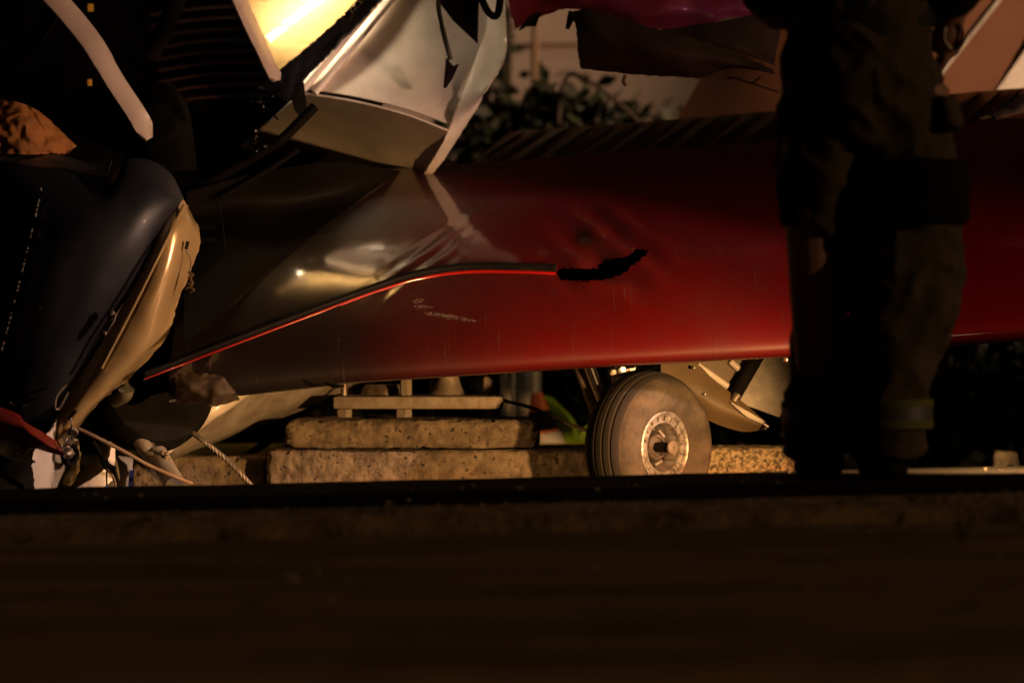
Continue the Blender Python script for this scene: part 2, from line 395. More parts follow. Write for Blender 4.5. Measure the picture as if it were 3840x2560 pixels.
def interp(tab, x):
    if x <= tab[0][0]: (a, b) = tab[0], tab[1]
    elif x >= tab[-1][0]: (a, b) = tab[-2], tab[-1]
    else:
        for a, b in zip(tab, tab[1:]):
            if a[0] <= x <= b[0]: break
    return a[1]+(b[1]-a[1])*(x-a[0])/(b[0]-a[0])
YLE, YTE = -.30, 1.35
def tabw(t, y): return [((px-1920)*(CAMD+y)/FPX, CAMZ-(py-1280)*(CAMD+y)/FPX) for px, py in t]
LE = tabw([(500, 1500), (1250, 1420), (2150, 1362), (3000, 1315), (3840, 1258), (4600, 1210)], YLE)
TE = tabw([(500, 590), (1890, 498), (2380, 462), (2910, 418), (3600, 352), (3840, 332), (4600, 270)], YTE)
def yt(t, T): return 5*T*(.2969*math.sqrt(max(t, 0))-.126*t-.3516*t*t+.2843*t**3-.1015*t**4)
def wing_pt(x, t, side):
    a = Vector((x, YLE, interp(LE, x))); b = Vector((x, YTE, interp(TE, x)))
    c = b-a; n = Vector((0, -c.z, c.y)).normalized()
    return a+c*t+n*c.length*yt(t, .125 if side > 0 else .10)*side
def dent(p):
    """crumples: round the tear, and rippled skin over the root"""
    d = 0
    c1 = P(2260, 960, .35); q = Vector((p.x-c1.x, 0, p.z-c1.z)); r = q.length
    if r < .28: d += .020*(1-r/.28)**2*math.sin(q.x*34+q.z*46+2*noise.noise(p*6))
    c2 = P(1600, 980, .35); q = Vector((p.x-c2.x, 0, p.z-c2.z)); u = q.x*.72+q.z*.69; v = -q.x*.69+q.z*.72
    k = math.exp(-(u/.22)**2-(v/.05)**2); d += k*.0022*math.sin(v*130+5*noise.noise(p*5))
    d += .0035*noise.noise(Vector((p.x*1.8, 0, p.z*4)))
    return d
TS_UP = [.5*(1-math.cos(math.pi*i/60))*.79 for i in range(61)]
TS_UP = [.79*((i/120)**1.35) for i in range(121)]
TS_LO = [.79*((i/24)**1.6) for i in range(1, 25)]
def wing_loft(x0, x1, nx, d=True, grow=0):
    rows = []
    for i in range(nx+1):
        x = x0+(x1-x0)*i/nx
        ring = []
        for t in reversed(TS_UP):
            p = wing_pt(x, t, 1)
            if d: p = p+Vector((0, -.45, .9))*dent(p)*min(1, t*6)
            ring.append(p)
        ring += [wing_pt(x, t, -1) for t in TS_LO]
        if grow: ring = [p+Vector((0, -grow*.6, grow*.6)) if k < 121 else p-Vector((0, 0, grow)) for k, p in enumerate(ring)]
        rows.append(ring)
    bm, V = grid_bm(rows, True)
    bm.faces.new(V[0]); bm.faces.new(V[-1][::-1])
    return bm
XR = P(1262, 1300, -.25).x
wing_bm = wing_loft(XR, 1.95, 420)
WBVH = BVHTree.FromBMesh(wing_bm)
HOLE = [(2092, 1012), (2150, 1006), (2230, 1008), (2262, 978), (2300, 960), (2345, 957), (2372, 930), (2430, 934), (2412, 965), (2345, 1018), (2300, 1040), (2200, 1056), (2095, 1048)]
def in_poly(x, y, pts):
    c = False
    for (x0, y0), (x1, y1) in zip(pts, pts[1:]+pts[:1]):
        if (y0 > y) != (y1 > y) and x < (x1-x0)*(y-y0)/(y1-y0)+x0: c = not c
    return c
def pix(p): d = CAMD+p.y; return (1920+p.x*FPX/d, 1280-(p.z-CAMZ)*FPX/d)
dead = []
for f in wing_bm.faces:                                     # the skin is torn away here
    c = f.calc_center_median()
    if .05 < c.x < .5 and f.calc_area() < .01:
        q = pix(c); j = noise.noise(c*45)*12
        if in_poly(q[0]+j, q[1]+j*.6, HOLE) and c.y < .25: dead.append(f)
bmesh.ops.delete(wing_bm, geom=dead, context='FACES')
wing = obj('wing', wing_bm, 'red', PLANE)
rows = [[wing_pt(.02+.5*i/10, t_, -.2) for t_ in (.03, .2, .4, .6, .75)] for i in range(11)]
obj('dark_inner_plate', grid_bm(rows)[0], 'trim', wing)  # black plate added inside so the torn hole looks shaded
root_bm = wing_loft(P(640, 1300, -.25).x, XR+.004, 60, True, .004)
RBVH = BVHTree.FromBMesh(root_bm)
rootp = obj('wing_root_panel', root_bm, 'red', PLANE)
CAMP = Vector((0, -CAMD, CAMZ))
def on_wing(px, py, lift=.0, bvh=None):
    d = (P(px, py, 0)-CAMP).normalized(); best = None
    for b in ([bvh] if bvh else [WBVH, RBVH]):
        l, n, i, ds = b.ray_cast(CAMP, d)
        if l and (best is None or ds < best[2]): best = (l, n if n.dot(d) < 0 else -n, ds)
    if not best: return None
    return best[0]+best[1]*lift, best[1]
def strip_on(pts, width, name, m, parent, n=40, lift=.0015):
    """narrow seam or crack lying on the wing skin, pixel path"""
    cp = curve([(a, b, 0) for a, b in pts], n); hit = [on_wing(q.x, q.y, lift) for q in cp]; hit = [h for h in hit if h]
    rows = []
    for i, (p, nn) in enumerate(hit):
        t = (hit[min(i+1, len(hit)-1)][0]-hit[max(i-1, 0)][0]).normalized(); s = t.cross(nn).normalized()*width/2
        wv = 1+.5*noise.noise(p*60)
        rows.append([p-s*wv, p+nn*.0006, p+s*wv])
    return obj(name, grid_bm(rows)[0], m, parent)
strip_on([(2205, 1392), (2155, 1370), (2146, 1320), (2180, 1240), (2260, 1130), (2345, 1020), (2420, 930), (2500, 880), (2555, 830)], .0030, 'panel_seam', 'black', wing, 70)
strip_on([(1690, 800), (1900, 830), (2120, 790), (2420, 770), (2850, 740), (2910, 735)], .0022, 'panel_seam', 'black', wing, 60)
strip_on([(2860, 1352), (2935, 1330), (2958, 1345), (2975, 1352)], .0025, 'panel_seam', 'black', wing, 30)
def stud(px, py, r, m, parent, name='rivet'):
    h = on_wing(px, py, 0)
    if not h: return
    p, n = h
    obj(name, lathe([(0, r*.5), (r*.7, r*.4), (r, 0), (r, -.002)], p, n, 8), m, parent)
for px, py in [(2252, 1130), (2208, 1192), (2165, 1258), (2300, 1070), (2350, 1012), (2458, 902), (2235, 1330), (2640, 1338), (1445, 1300), (2560, 1155)]: stud(px, py, .0042, 'black', wing, 'screw')
for i in range(16): stud(1570+i*21, 832-i*2.2, .0030, 'black', wing)
for i in range(18): stud(1700+i*21, 612-i*1.6, .0030, 'black', wing)
for i, (px, py) in enumerate([(1655, 736), (1695, 718), (1735, 702), (1770, 685), (1808, 668), (1838, 656), (1872, 642), (1908, 628)]): stud(px, py, .0034, 'black', wing)
RV = lathe([(0, .0009), (.0019, .0006), (.0024, -.001)], (0, 0, 0), (0, -.45, .89), 6); RVM = bpy.data.meshes.new('rivet'); RV.to_mesh(RVM); RV.free(); RVM.materials.append(M['trim'])
for t_ in (.16, .42, .60):
    for k in range(62):
        x_ = -.30+k*.03; p = wing_pt(x_, t_, 1); p = p+Vector((0, -.45, .9))*dent(p)*min(1, t_*6)
        o = bpy.data.objects.new('rivet', RVM); COL.objects.link(o); o.parent = wing; o.location = p
# the tear in the skin: a dark sunk opening with a curled flap of metal
def on_poly(pts, lift, cuts=7):
    """a shape outlined in pixels, laid on the skin"""
    bm = bmesh.new(); f = bm.faces.new([bm.verts.new((a, b, 0)) for a, b in pts])
    bmesh.ops.triangulate(bm, faces=[f], ngon_method='EAR_CLIP')
    bmesh.ops.subdivide_edges(bm, edges=bm.edges[:], cuts=cuts, use_grid_fill=True); bmesh.ops.triangulate(bm, faces=bm.faces[:])
    for v in bm.verts:
        h = on_wing(v.co.x, v.co.y, lift)
        if h: v.co = h[0]
    return bm
f0 = [on_wing(a, b, .004)[0] for a, b in [(2262, 978), (2300, 960), (2340, 957), (2370, 934)]]
f1 = [on_wing(a, b, l)[0] for a, b, l in [(2310, 968, .02), (2345, 962, .03), (2372, 950, .03), (2384, 928, .012)]]
f2 = [on_wing(a, b, l)[0] for a, b, l in [(2320, 958, .035), (2350, 946, .05), (2362, 925, .045), (2366, 918, .02)]]
obj('curled_skin', grid_bm([curve(f0, 14), curve(f1, 14), curve(f2, 14)])[0], 'red', wing)
sc = [on_poly([(1560, 1158), (1600, 1165), (1690, 1180), (1755, 1192), (1795, 1205), (1740, 1206), (1660, 1192), (1600, 1180)], .005),
      on_poly([(1545, 1130), (1565, 1118), (1590, 1120), (1585, 1132), (1560, 1140)], .005), on_poly([(1548, 1148), (1590, 1142), (1630, 1152), (1590, 1160)], .005)]
for b in sc: obj('paint_scrape', b, 'alu', wing)
obj('torn_edge', on_poly([(1240, 1255), (1290, 1268), (1310, 1285), (1265, 1312), (1258, 1290)], .006), 'black', rootp)
# root joint strap
strip_on([(1305, 1265), (1278, 1310), (1262, 1360), (1250, 1400), (1258, 1432), (1275, 1442)], .007, 'joint_strap', 'blackrub', wing, 40, .004)
obj('joint_tab', patch([[(1215, 1428, -.36), (1250, 1440, -.36), (1290, 1450, -.36)], [(1222, 1440, -.35), (1250, 1455, -.34), (1280, 1452, -.33)]], 10, 4, .004), 'blackrub', rootp)
# corrugated flap
def flap(x0, x1, skew):
    rows = []; n = int((x1-x0)/.006)
    for i in range(n+1):
        row = []
        for j in range(15):
            t = .795+.205*j/14; x = x0+(x1-x0)*i/n+skew*(j/14)
            p = wing_pt(x, t, 1); ph = ((x-skew*1.25*(j/14)) % .105)/.105
            p.z += .0006*math.sin(ph*6.28)
            row.append(p)
        rows.append(row)
    bm, V = grid_bm(rows); thick(bm, .012); return bm
XF = P(1765, 590, 1.05).x
fl = obj('flap', flap(XF, 1.95, .13), 'flapred', PLANE)
x_ = XF+.03
while x_ < 1.75:
    pp = [wing_pt(x_+.13*.95*j/6+.03*j/6, .80+.19*j/6, 1)+Vector((0, -.002, .004)) for j in range(7)]
    obj('flap_ridge', tube(pp, [.001, .004, .0045, .0045, .0045, .004, .001], 8), 'trim', fl); x_ += random.uniform(.060, .085)

# long bent trim bar lying across the root, red below
bar_px = [(540, 1402), (800, 1302), (1100, 1188), (1350, 1095), (1550, 1030), (1740, 1001), (1920, 1000), (2085, 1006)]
def bar(off, rr, name, m, parent, lift):
    pts = []
    for q in curve([(a, b, 0) for a, b in bar_px], 60):
        h = on_wing(max(q.x, 660), q.y+off, lift)
        p = h[0] if h else P(q.x, q.y+off, -.2)
        if q.x < 660: p = P(q.x, q.y+off, p.y-.0006*(660-q.x))
        pts.append(p)
    # smooth
    for _ in range(4): pts = [pts[0]]+[(a+b*2+c)/4 for a, b, c in zip(pts, pts[1:], pts[2:])]+[pts[-1]]
    rows = []
    for i, p in enumerate(pts):
        t = (pts[min(i+1, 60)]-pts[max(i-1, 0)]).normalized(); up = Vector((0, -.35, .94)); up = (up-t*up.dot(t)).normalized(); s = t.cross(up)
        k = .45+.55*min(1, i/40)
        rows.append([p+up*rr*k*math.cos(a)+s*rr*1.2*k*math.sin(a) for a in [2*math.pi*j/12 for j in range(12)]])
    bm, V = grid_bm(rows, True); bm.faces.new(V[0]); bm.faces.new(V[-1][::-1])
    return obj(name, bm, m, parent)
tb = bar(0, .0125, 'trim_bar', 'trim', PLANE, .022)
bar(20, .0055, 'red_edge', 'redrim', tb, .020)
bar(11, .0045, 'metal_edge', 'darkmetal', tb, .028)

# dark fuselage side rising from the wing root to the sill
def fs(px, py, off): 
    h = on_wing(px, py, 0); y = h[0].y if h else .6
    return (px, py, y-off)
fus = patch([[fs(700, 720, .12), fs(960, 650, .10), fs(1240, 610, .07), fs(1500, 640, .004)],
             [fs(700, 860, .14), fs(900, 810, .11), fs(1120, 780, .06), fs(1310, 780, .004)],
             [fs(690, 1050, .16), fs(820, 1010, .12), fs(980, 970, .06), fs(1120, 930, .004)],
             [fs(690, 1290, .17), fs(760, 1240, .11), fs(850, 1170, .05), fs(930, 1090, .004)]], 60, 40, .003, .006, 3.0, 2)
fus_o = obj('fuselage_side', fus, 'darkskin', PLANE)
obj('sill_rail', tube([P(760, 700, .52), P(1000, 560, .52), P(1060, 520, .52), P(1180, 400, .55)], .016, 10, 20), 'darkskin', fus_o)
obj('sill_rail', tube([P(830, 740, .48), P(1000, 640, .50), P(1120, 560, .52)], .010, 10, 20), 'darkskin', fus_o)
obj('door_cable', tube([P(810, 740, .2), P(835, 850, .2), P(848, 1000, .18), P(850, 1040, .18)], .003, 8, 20), 'seat', fus_o)
for py in (838, 888): obj('frame_tab', patch([[(740, py, .12), (810, py+4, .12)], [(740, py+20, .11), (810, py+22, .11)]], 6, 3, .004), 'seat', fus_o)
obj('bulkhead_flap', patch([[(650, 1010, .12), (760, 1000, .12), (800, 1030, .14)], [(660, 1150, .10), (740, 1150, .10), (780, 1120, .12)], [(670, 1260, .08), (700, 1250, .08), (745, 1240, .09)]], 16, 12, .004, .02, 8, 4, .006), 'alupaint', fus_o)
obj('torn_belly_skin', patch([[(655, 1402, -.30), (760, 1398, -.31), (830, 1410, -.32), (860, 1440, -.30)], [(660, 1460, -.33), (740, 1455, -.345), (820, 1462, -.345), (880, 1470, -.32)], [(655, 1510, -.30), (740, 1516, -.32), (810, 1522, -.32), (900, 1500, -.28)]], 50, 30, .003, .016, 16, 3, .004), 'torn', rootp)

# cabin door, folded: white upper face, shaded lower face, flange
door = obj('cabin_door', patch([[(1470, -260, 1.02), (1640, -260, 1.00), (1790, -260, .98), (1885, -260, .92)],
     [(1400, -10, .95), (1560, 0, .90), (1720, 20, .86), (1860, 60, .80)],
     [(1265, 170, .88), (1480, 200, .82), (1650, 220, .78), (1810, 240, .74)],
     [(1140, 335, .80), (1330, 365, .76), (1520, 410, .72), (1690, 470, .70)]], 50, 40, .006, .004, 3, 5), 'white', PLANE)
obj('door_lower_skin', patch([[(1128, 345, .795), (1330, 376, .755), (1520, 425, .715), (1685, 488, .70)],
     [(980, 480, 1.30), (1250, 500, 1.12), (1450, 540, .98), (1640, 580, .85)],
     [(800, 640, 1.65), (1130, 640, 1.45), (1400, 650, 1.16), (1590, 655, .96)]], 40, 24, .006, .006, 3, 6), 'white', door)
obj('door_flange', patch([[(1800, -260, .96), (1850, -260, .90), (1905, -260, .86)], [(1832, 60, .80), (1868, 60, .76), (1900, 70, .72)], [(1790, 215, .745), (1850, 215, .70), (1897, 215, .66)], [(1685, 478, .70), (1745, 440, .69), (1790, 395, .68)], [(1585, 660, .93), (1612, 655, .91), (1640, 630, .88)]], 16, 60, .005, .006, 9, 7, .003), 'white', door)
for k in range(15):
    q = P(1700-k*20+max(0, k-5)*0, 455-k*6.4, .70+k*.004); o = bpy.data.objects.new('rivet', RVM); COL.objects.link(o); o.parent = door; o.location = q+Vector((0, -.004, 0)); o.rotation_euler = (R(60), 0, 0)
for k, (a, b, r) in enumerate([((1135, 335), (1500, -100), .014), ((1180, 350), (1560, -110), .011)]):
    obj('door_rib', tube([P(a[0], a[1], .775), P((a[0]+b[0])/2, (a[1]+b[1])/2, .835), P(b[0], b[1], .92)], r, 10, 20), 'white', door)
obj('hinge_block', patch([[(1098, 330, .70), (1140, 320, .70)], [(1100, 380, .69), (1150, 390, .69)], [(1125, 440, .70), (1148, 425, .70)]], 8, 14, .03, .004, 20, 2), 'blackrub', door)
obj('door_arm', tube([P(1638, -120, .70), P(1645, 40, .68), P(1672, 160, .66), P(1690, 225, .66)], .0085, 8, 20), 'black', door)
obj('arm_foot', poly([(1672, 215, .655), (1700, 248, .65), (1722, 238, .65), (1700, 290, .65), (1672, 332, .66), (1662, 328, .66), (1680, 285, .655), (1682, 250, .655)], .012), 'black', door)
obj('window_wedge', poly([(1625, -140, .70), (1640, 0, .69), (1700, 80, .68), (1792, 166, .67), (1780, 20, .68), (1800, -140, .70)], .006), 'black', door)
obj('window_seal', tube([P(1770, -100, .69), P(1800, -20, .68), P(1830, 45, .66), P(1862, 60, .66), P(1875, 0, .66), P(1870, -100, .67)], .012, 10, 30), 'blackrub', door)

# window with its navy frame and the lit work lamp in the cabin behind it
pane = obj('window_pane', patch([[(850, -260, .78), (1200, -260, .80), (1640, -260, .84)], [(895, 0, .74), (1130, 0, .76), (1372, 0, .80)], [(980, 140, .72), (1100, 140, .73), (1215, 140, .76)], [(1045, 262, .71), (1060, 262, .71), (1076, 260, .71)]], 30, 30, .003, .004, 5, 8), 'pane', PLANE)
obj('window_frame', patch([[(1370, -20, .76), (1420, 10, .74)], [(1240, 110, .72), (1300, 140, .70)], [(1060, 262, .70), (1130, 310, .68)], [(965, 340, .70), (1080, 380, .66)]], 10, 50, .012, .006, 22, 5, .006), 'navy', pane)
obj('window_frame', patch([[(1610, -260, .82), (1680, -260, .80)], [(1370, -22, .76), (1420, 8, .74)]], 6, 10, .012), 'navy', pane)
obj('pane_chips', patch([[(1340, 10, .735), (1352, 18, .73)], [(1200, 140, .715), (1214, 152, .71)], [(1075, 255, .695), (1090, 268, .69)]], 4, 60, .003, .012, 60, 6, .004), 'glassbit', pane)
for (pts, wd) in [([(150, -60, .55), (215, 0, .52), (340, 150, .46), (430, 300, .42), (515, 430, .40), (562, 520, .40)], 76), ([(860, -80, .60), (905, 30, .58), (965, 160, .56), (1010, 255, .55), (1035, 305, .55)], 48)]:
    c = curve(pts, 40); rows = []
    for i, q in enumerate(c):
        t = (c[min(i+1, 40)]-c[max(i-1, 0)]); n2 = Vector((t.y, -t.x, 0)).normalized()
        n2 = Vector((t[1], -t[0], 0)).normalized(); wv = wd*(1 if i < 37 else 1-(i-36)*.16)*(.92 if i > 20 else 1)
        rows.append([P(q.x+n2.x*wv*s, q.y+n2.y*wv*s, q.z+dy) for s, dy in ((-.5, -.028), (-.25, -.02), (0, -.004), (.25, .016), (.5, .044))])
    bm, V = grid_bm(rows); thick(bm, .008); obj('windshield_post', bm, 'post', PLANE)
wl = thing('work_lamp', 'bright warm tube lamp glowing behind the scratched cabin window', 'lamp', P(1100, 90, 1.2))
wl.location.z = P(1100, 90, 1.2).z
a, b = P(985, 165, .785), P(1330, -110, .85)
obj('lamp_tube', tube([a, b], .013, 12), 'lampglass', wl)
dn = (b-a).normalized()
h = obj('lamp_housing', box_into(bmesh.new(), (-.17, .02, -.035), (.17, .05, .035), .006), 'steel', wl)
h.location = (a+b)/2-Vector(wl.location)+Vector((.0, .06, .0)); h.rotation_euler = (0, -math.atan2(dn.z, dn.x), 0)
for e, p in enumerate((a, b)): obj('lamp_cap', tube([p-dn*.012*(1 if e == 0 else -1), p+dn*.02*(1 if e == 0 else -1)], .018, 12), 'steel', wl)

# cabin interior
cab = obj('cabin_bulkhead', patch([[(-200, -300, 1.6), (500, -300, 1.7), (1000, -300, 1.7), (1650, -300, 1.6)], [(-200, 300, 1.5), (500, 300, 1.6), (1000, 300, 1.6), (1500, 300, 1.5)], [(-200, 900, 1.3), (500, 900, 1.3), (900, 800, 1.3), (1150, 640, 1.2)]], 20, 20, .01), 'int', PLANE)
for k in range(9):
    y0 = 22+k*42; obj('interior_slat', tube([P(560+k*6, y0+34, 1.45), P(760, y0+8, 1.45), P(940+k*8, y0, 1.45)], .006, 6, 10), 'slat', cab)
obj('seat_back', patch([[(500, 330, 1.0), (560, 310, .96), (640, 315, .96), (700, 380, 1.0)], [(480, 430, .95), (560, 420, .9), (660, 430, .9), (720, 470, .95)], [(470, 640, .9), (560, 640, .85), (660, 640, .85), (740, 640, .9)]], 20, 20, .04), 'seat', PLANE)
obj('cabin_strut', tube([P(560, 220, 1.1), P(640, 60, 1.1), P(720, -160, 1.1)], .03, 10, 10), 'int', PLANE)
rb = obj('roof_frame', tube([P(-60, 260, .6), P(60, 200, .6), P(160, 120, .6), P(210, 20, .58), P(225, -120, .58)], .02, 10, 20), 'int', PLANE)

# navy cowling with cream band
cowl = obj('cowling', patch([[(-260, 560, -.10), (0, 600, -.22), (160, 628, -.26), (300, 655, -.27), (410, 668, -.28), (470, 600, -.28), (560, 600, -.27), (640, 650, -.25), (690, 745, -.22)],
     [(-260, 800, -.22), (0, 800, -.34), (130, 800, -.40), (250, 800, -.43), (350, 800, -.44), (450, 790, -.43), (540, 790, -.41), (610, 790, -.36), (665, 780, -.28)],
     [(-260, 1060, -.26), (-40, 1060, -.38), (90, 1060, -.44), (190, 1060, -.47), (280, 1060, -.47), (360, 1060, -.46), (430, 1060, -.43), (490, 1050, -.39), (520, 1045, -.32)],
     [(-260, 1320, -.24), (-60, 1320, -.36), (40, 1320, -.42), (120, 1320, -.44), (180, 1325, -.44), (230, 1330, -.43), (280, 1330, -.41), (320, 1325, -.38), (345, 1320, -.33)],
     [(-260, 1560, -.20), (-80, 1560, -.30), (0, 1570, -.34), (60, 1580, -.36), (105, 1590, -.36), (140, 1595, -.36), (165, 1600, -.36), (190, 1605, -.35), (205, 1610, -.32)]], 70, 70, .004, .006, 3, 9), 'navy', PLANE)
obj('cowl_hood', patch([[(-260, 500, .10), (0, 580, .02), (200, 575, .0), (330, 610, -.05), (420, 600, -.1)], [(-260, 560, -.06), (0, 612, -.16), (160, 632, -.2), (300, 650, -.22), (400, 662, -.24)]], 40, 16, .004, .02, 9, 4), 'navy', cowl)
bp = [(158, 690, -.36), (140, 780, -.405), (112, 900, -.44), (80, 1030, -.46), (50, 1150, -.46), (18, 1270, -.45), (-10, 1380, -.43)]
for k, q in enumerate(curve([Vector(b) for b in bp], 110)):
    if noise.noise(Vector((k*.17, 3, 1))) < -.05: continue
    r = random.choice([.0008, .0018, .003, .004]); obj('edge_chip', box_into(bmesh.new(), P(q.x, q.y, q.z-.012)-Vector((.0022, .002, r)), P(q.x, q.y, q.z-.012)+Vector((.0022, .002, r)), rot=Matrix.Rotation(random.uniform(-.5, .5), 3, 'X') @ Matrix.Rotation(random.uniform(-.3, .3), 3, 'Y')), 'alu' if k % 3 else 'glassbit', cowl, False)
band = obj('cream_band', patch([[(668, 742, -.24), (684, 748, -.225), (700, 765, -.20), (712, 790, -.17)],
     [(600, 860, -.335), (650, 850, -.35), (705, 850, -.30), (752, 885, -.20)],
     [(530, 1010, -.35), (590, 1005, -.385), (650, 1000, -.36), (722, 1000, -.22)],
     [(440, 1180, -.36), (510, 1175, -.40), (590, 1165, -.38), (668, 1130, -.25)],
     [(352, 1330, -.36), (440, 1320, -.39), (540, 1300, -.37), (625, 1262, -.26)],
     [(255, 1480, -.36), (330, 1465, -.40), (420, 1440, -.38), (500, 1405, -.28)],
     [(195, 1600, -.36), (250, 1590, -.395), (310, 1565, -.37), (370, 1510, -.30)],
     [(168, 1690, -.34), (200, 1680, -.37), (235, 1668, -.35), (268, 1640, -.31)]], 60, 140, .003, .005, 6, 3, .004), 'cream', cowl)
obj('band_crease', tube([P(690, 770, -.28), P(600, 950, -.40), P(490, 1170, -.42), P(380, 1380, -.41)], .005, 8, 40), 'cream', band)
obj('latch_pin', tube([P(705, 905, -.33), P(697, 935, -.33)], .005, 8), 'black', band)
obj('safety_wire', tube([P(697, 940, -.33), P(715, 975, -.32), P(712, 1020, -.32), P(718, 1035, -.32)], .0022, 6, 14), 'copper', band)
for k in range(5): obj('wire_tangle', tube([P(705+random.uniform(-14, 14), 1020+k*14, -.32), P(722+random.uniform(-10, 10), 1030+k*14, -.33), P(708+random.uniform(-12, 12), 1045+k*13, -.32)], .0028, 6, 8), 'copper', band)
for a_, b_, r_ in [(418, 1180, .012), (412, 1206, .010), (400, 1226, .010), (392, 1246, .008)]: obj('latch_bracket', rock(P(a_, b_, -.44), r_, int(a_), 1.3), 'steel', band)
obj('latch_arm', tube([P(432, 1178, -.45), P(428, 1200, -.45), P(412, 1225, -.45), P(398, 1250, -.44)], .004, 8, 12), 'steel', band)
obj('hook_wire', tube([P(250, 1440, -.42), P(215, 1480, -.43), P(206, 1525, -.43), P(222, 1530, -.42), P(255, 1470, -.42)], .0042, 8, 30), 'steel', band)
obj('slot', tube([P(286, 1538, -.41), P(258, 1572, -.41)], .005, 8), 'black', band)
obj('slot_wire', tube([P(265, 1565, -.415), P(268, 1595, -.415), P(262, 1618, -.41)], .0022, 6, 8), 'black', band)

# ------------------------------------------------------------------ landing gear
WA = Vector((.72, -.69, .0)).normalized()
WC = Vector((.404, 0, .222)); RT = .2235
def tyre_profile():
    hw, pr = .082, []
    # from inboard bead over the tread to outboard bead
    side = [(.100, -.054), (.106, -.062), (.118, -.076), (.135, -.088), (.155, -.094), (.175, -.091), (.192, -.080), (.200, -.070)]
    tread = []
    for i in range(41):
        h = -.064+.128*i/40; r = .2025+.021*(1-(h/.064)**2)**.75 if abs(h) < .064 else .2025
        g = min(abs(h-q) for q in (-.040, -.014, .014, .040))
        if g < .0026: r -= .006
        tread.append((r, h))
    return side, tread
sd, td = tyre_profile()
wh = thing('x', '', '', (0, 0, 0)); bpy.data.objects.remove(wh)
tyre = obj('wheel_tyre', lathe([(r, h) for r, h in sd]+td+[(r, -h) for r, h in reversed(sd)], WC, WA, 96), 'rubber', PLANE)
obj('tread', lathe([(r+.0008, h) for r, h in td], WC, WA, 96), 'tread', tyre)
rim = obj('wheel_rim', lathe([(.098, -.05), (.098, .050), (.104, .058), (.106, .064), (.101, .067), (.096, .064), (.092, .056), (.080, .054), (.077, .058), (.073, .058), (.070, .050), (.067, .0), (.066, -.012)], WC, WA, 72), 'rim', PLANE)
obj('wheel_disc', lathe([(.068, -.004), (.050, -.012), (.036, -.016), (0, -.016)], WC, WA, 48), 'darkmetal', rim)
X, Y, Z = frame(WA)
def wpt(r, a, h): return WC+(X*math.cos(a)+Y*math.sin(a))*r+Z*h
for k in range(18):
    a = 2*math.pi*k/18+.1; obj('rim_rib', tube([wpt(.079, a, .0585), wpt(.098, a, .0625)], .0028, 6), 'rim', rim)
for k in range(6):
    a = 2*math.pi*k/6+.3; obj('rim_bolt', tube([wpt(.054, a, -.014), wpt(.054, a, .010)], .0060, 6), 'steel', rim)
for k in range(3):
    a = 2*math.pi*k/3+.9; o = obj('hub_web', box_into(bmesh.new(), (-.004, -.016, -.02), (.004, .016, .02)), 'rim', rim)
    o.location = wpt(.050, a, .004)-Vector(PLANE.location)-Vector(rim.location)
    o.rotation_euler = Matrix([[*(X*math.cos(a)+Y*math.sin(a))], [*(Y*math.cos(a)-X*math.sin(a))], [*Z]]).transposed().to_euler()
hub = obj('hub', lathe([(.012, .030), (.026, .030), (.030, .034), (.036, .034), (.040, .028), (.040, .020), (.034, .016), (.034, -.016)], WC, WA, 40), 'steel', rim)
obj('axle', lathe([(.015, .0), (.015, .090)], WC, WA, 32), 'darkmetal', rim)
obj('axle_cap', lathe([(.012, .088), (.0205, .089), (.0215, .092), (.0205, .096), (.004, .097), (.003, .093), (0, .093)], WC, WA, 32), 'galv', rim)
obj('valve', tube([wpt(.060, -.6, .02), wpt(.068, -.6, .062)], .0035, 8), 'galv', rim)
tp = P(2165, 1395, .06)
obj('gear_leg', tube([P(2175, 1360, .05), P(2215, 1470, .06), P(2262, 1600, .07)], .024, 16, 10), 'steel', PLANE)
obj('oleo_strut', tube([P(2205, 1360, .0), P(2258, 1500, .03), P(2300, 1610, .05)], .0175, 20, 10), 'chrome', PLANE)
bk = obj('brake_bracket', patch([[(2310, 1390, .10), (2350, 1385, .06), (2380, 1375, .06)], [(2315, 1430, .1), (2345, 1440, .06), (2360, 1450, .06)], [(2330, 1480, .1), (2345, 1490, .08), (2360, 1500, .08)]], 10, 10, .02), 'alu', PLANE)
obj('bolt_head', lathe([(0, .012), (.014, .010), (.018, 0), (.018, -.02)], P(2330, 1392, .03), (.2, -1, -.1), 16), 'chrome', bk)
obj('bolt_head', lathe([(0, .008), (.010, .006), (.012, 0), (.012, -.02)], P(2300, 1398, .03), (.2, -1, -.1), 16), 'steel', bk)
obj('axle_beam', tube([WC-Z*.02, WC-Z*.12, P(2290, 1600, .12)], .022, 14), 'steel', PLANE)
obj('drain_pin', box(P(2938, 1344, -.12)+Vector((0, 0, -.01)), P(2952, 1344, -.10)+Vector((0, 0, .006)), .001), 'red', PLANE)

# gear door and wing-underside panels seen past the tyre
gd = obj('gear_door', patch([[(2480, 1330, .30), (2600, 1355, .30), (2680, 1425, .30), (2790, 1510, .30), (2880, 1590, .30)], [(2480, 1420, .28), (2600, 1465, .27), (2690, 1520, .27), (2790, 1565, .27), (2880, 1600, .28)], [(2500, 1480, .30), (2600, 1545, .30), (2690, 1590, .30), (2790, 1618, .31), (2872, 1608, .30)]], 40, 20, .008, .002, 5, 2), 'dull', PLANE)
obj('door_liner', patch([[(2560, 1300, .36), (2680, 1300, .36), (2790, 1300, .36)], [(2570, 1345, .36), (2680, 1410, .36), (2760, 1470, .36)], [(2580, 1360, .36), (2680, 1435, .36), (2760, 1500, .36)]], 20, 10, .006), 'dull', gd)
for a, b, r in [((2615, 1370), (2730, 1450), .011), ((2740, 1355), (2772, 1385), .010)]: obj('stiffener', tube([P(*a, .345), P(*b, .345)], r, 10), 'white', gd)
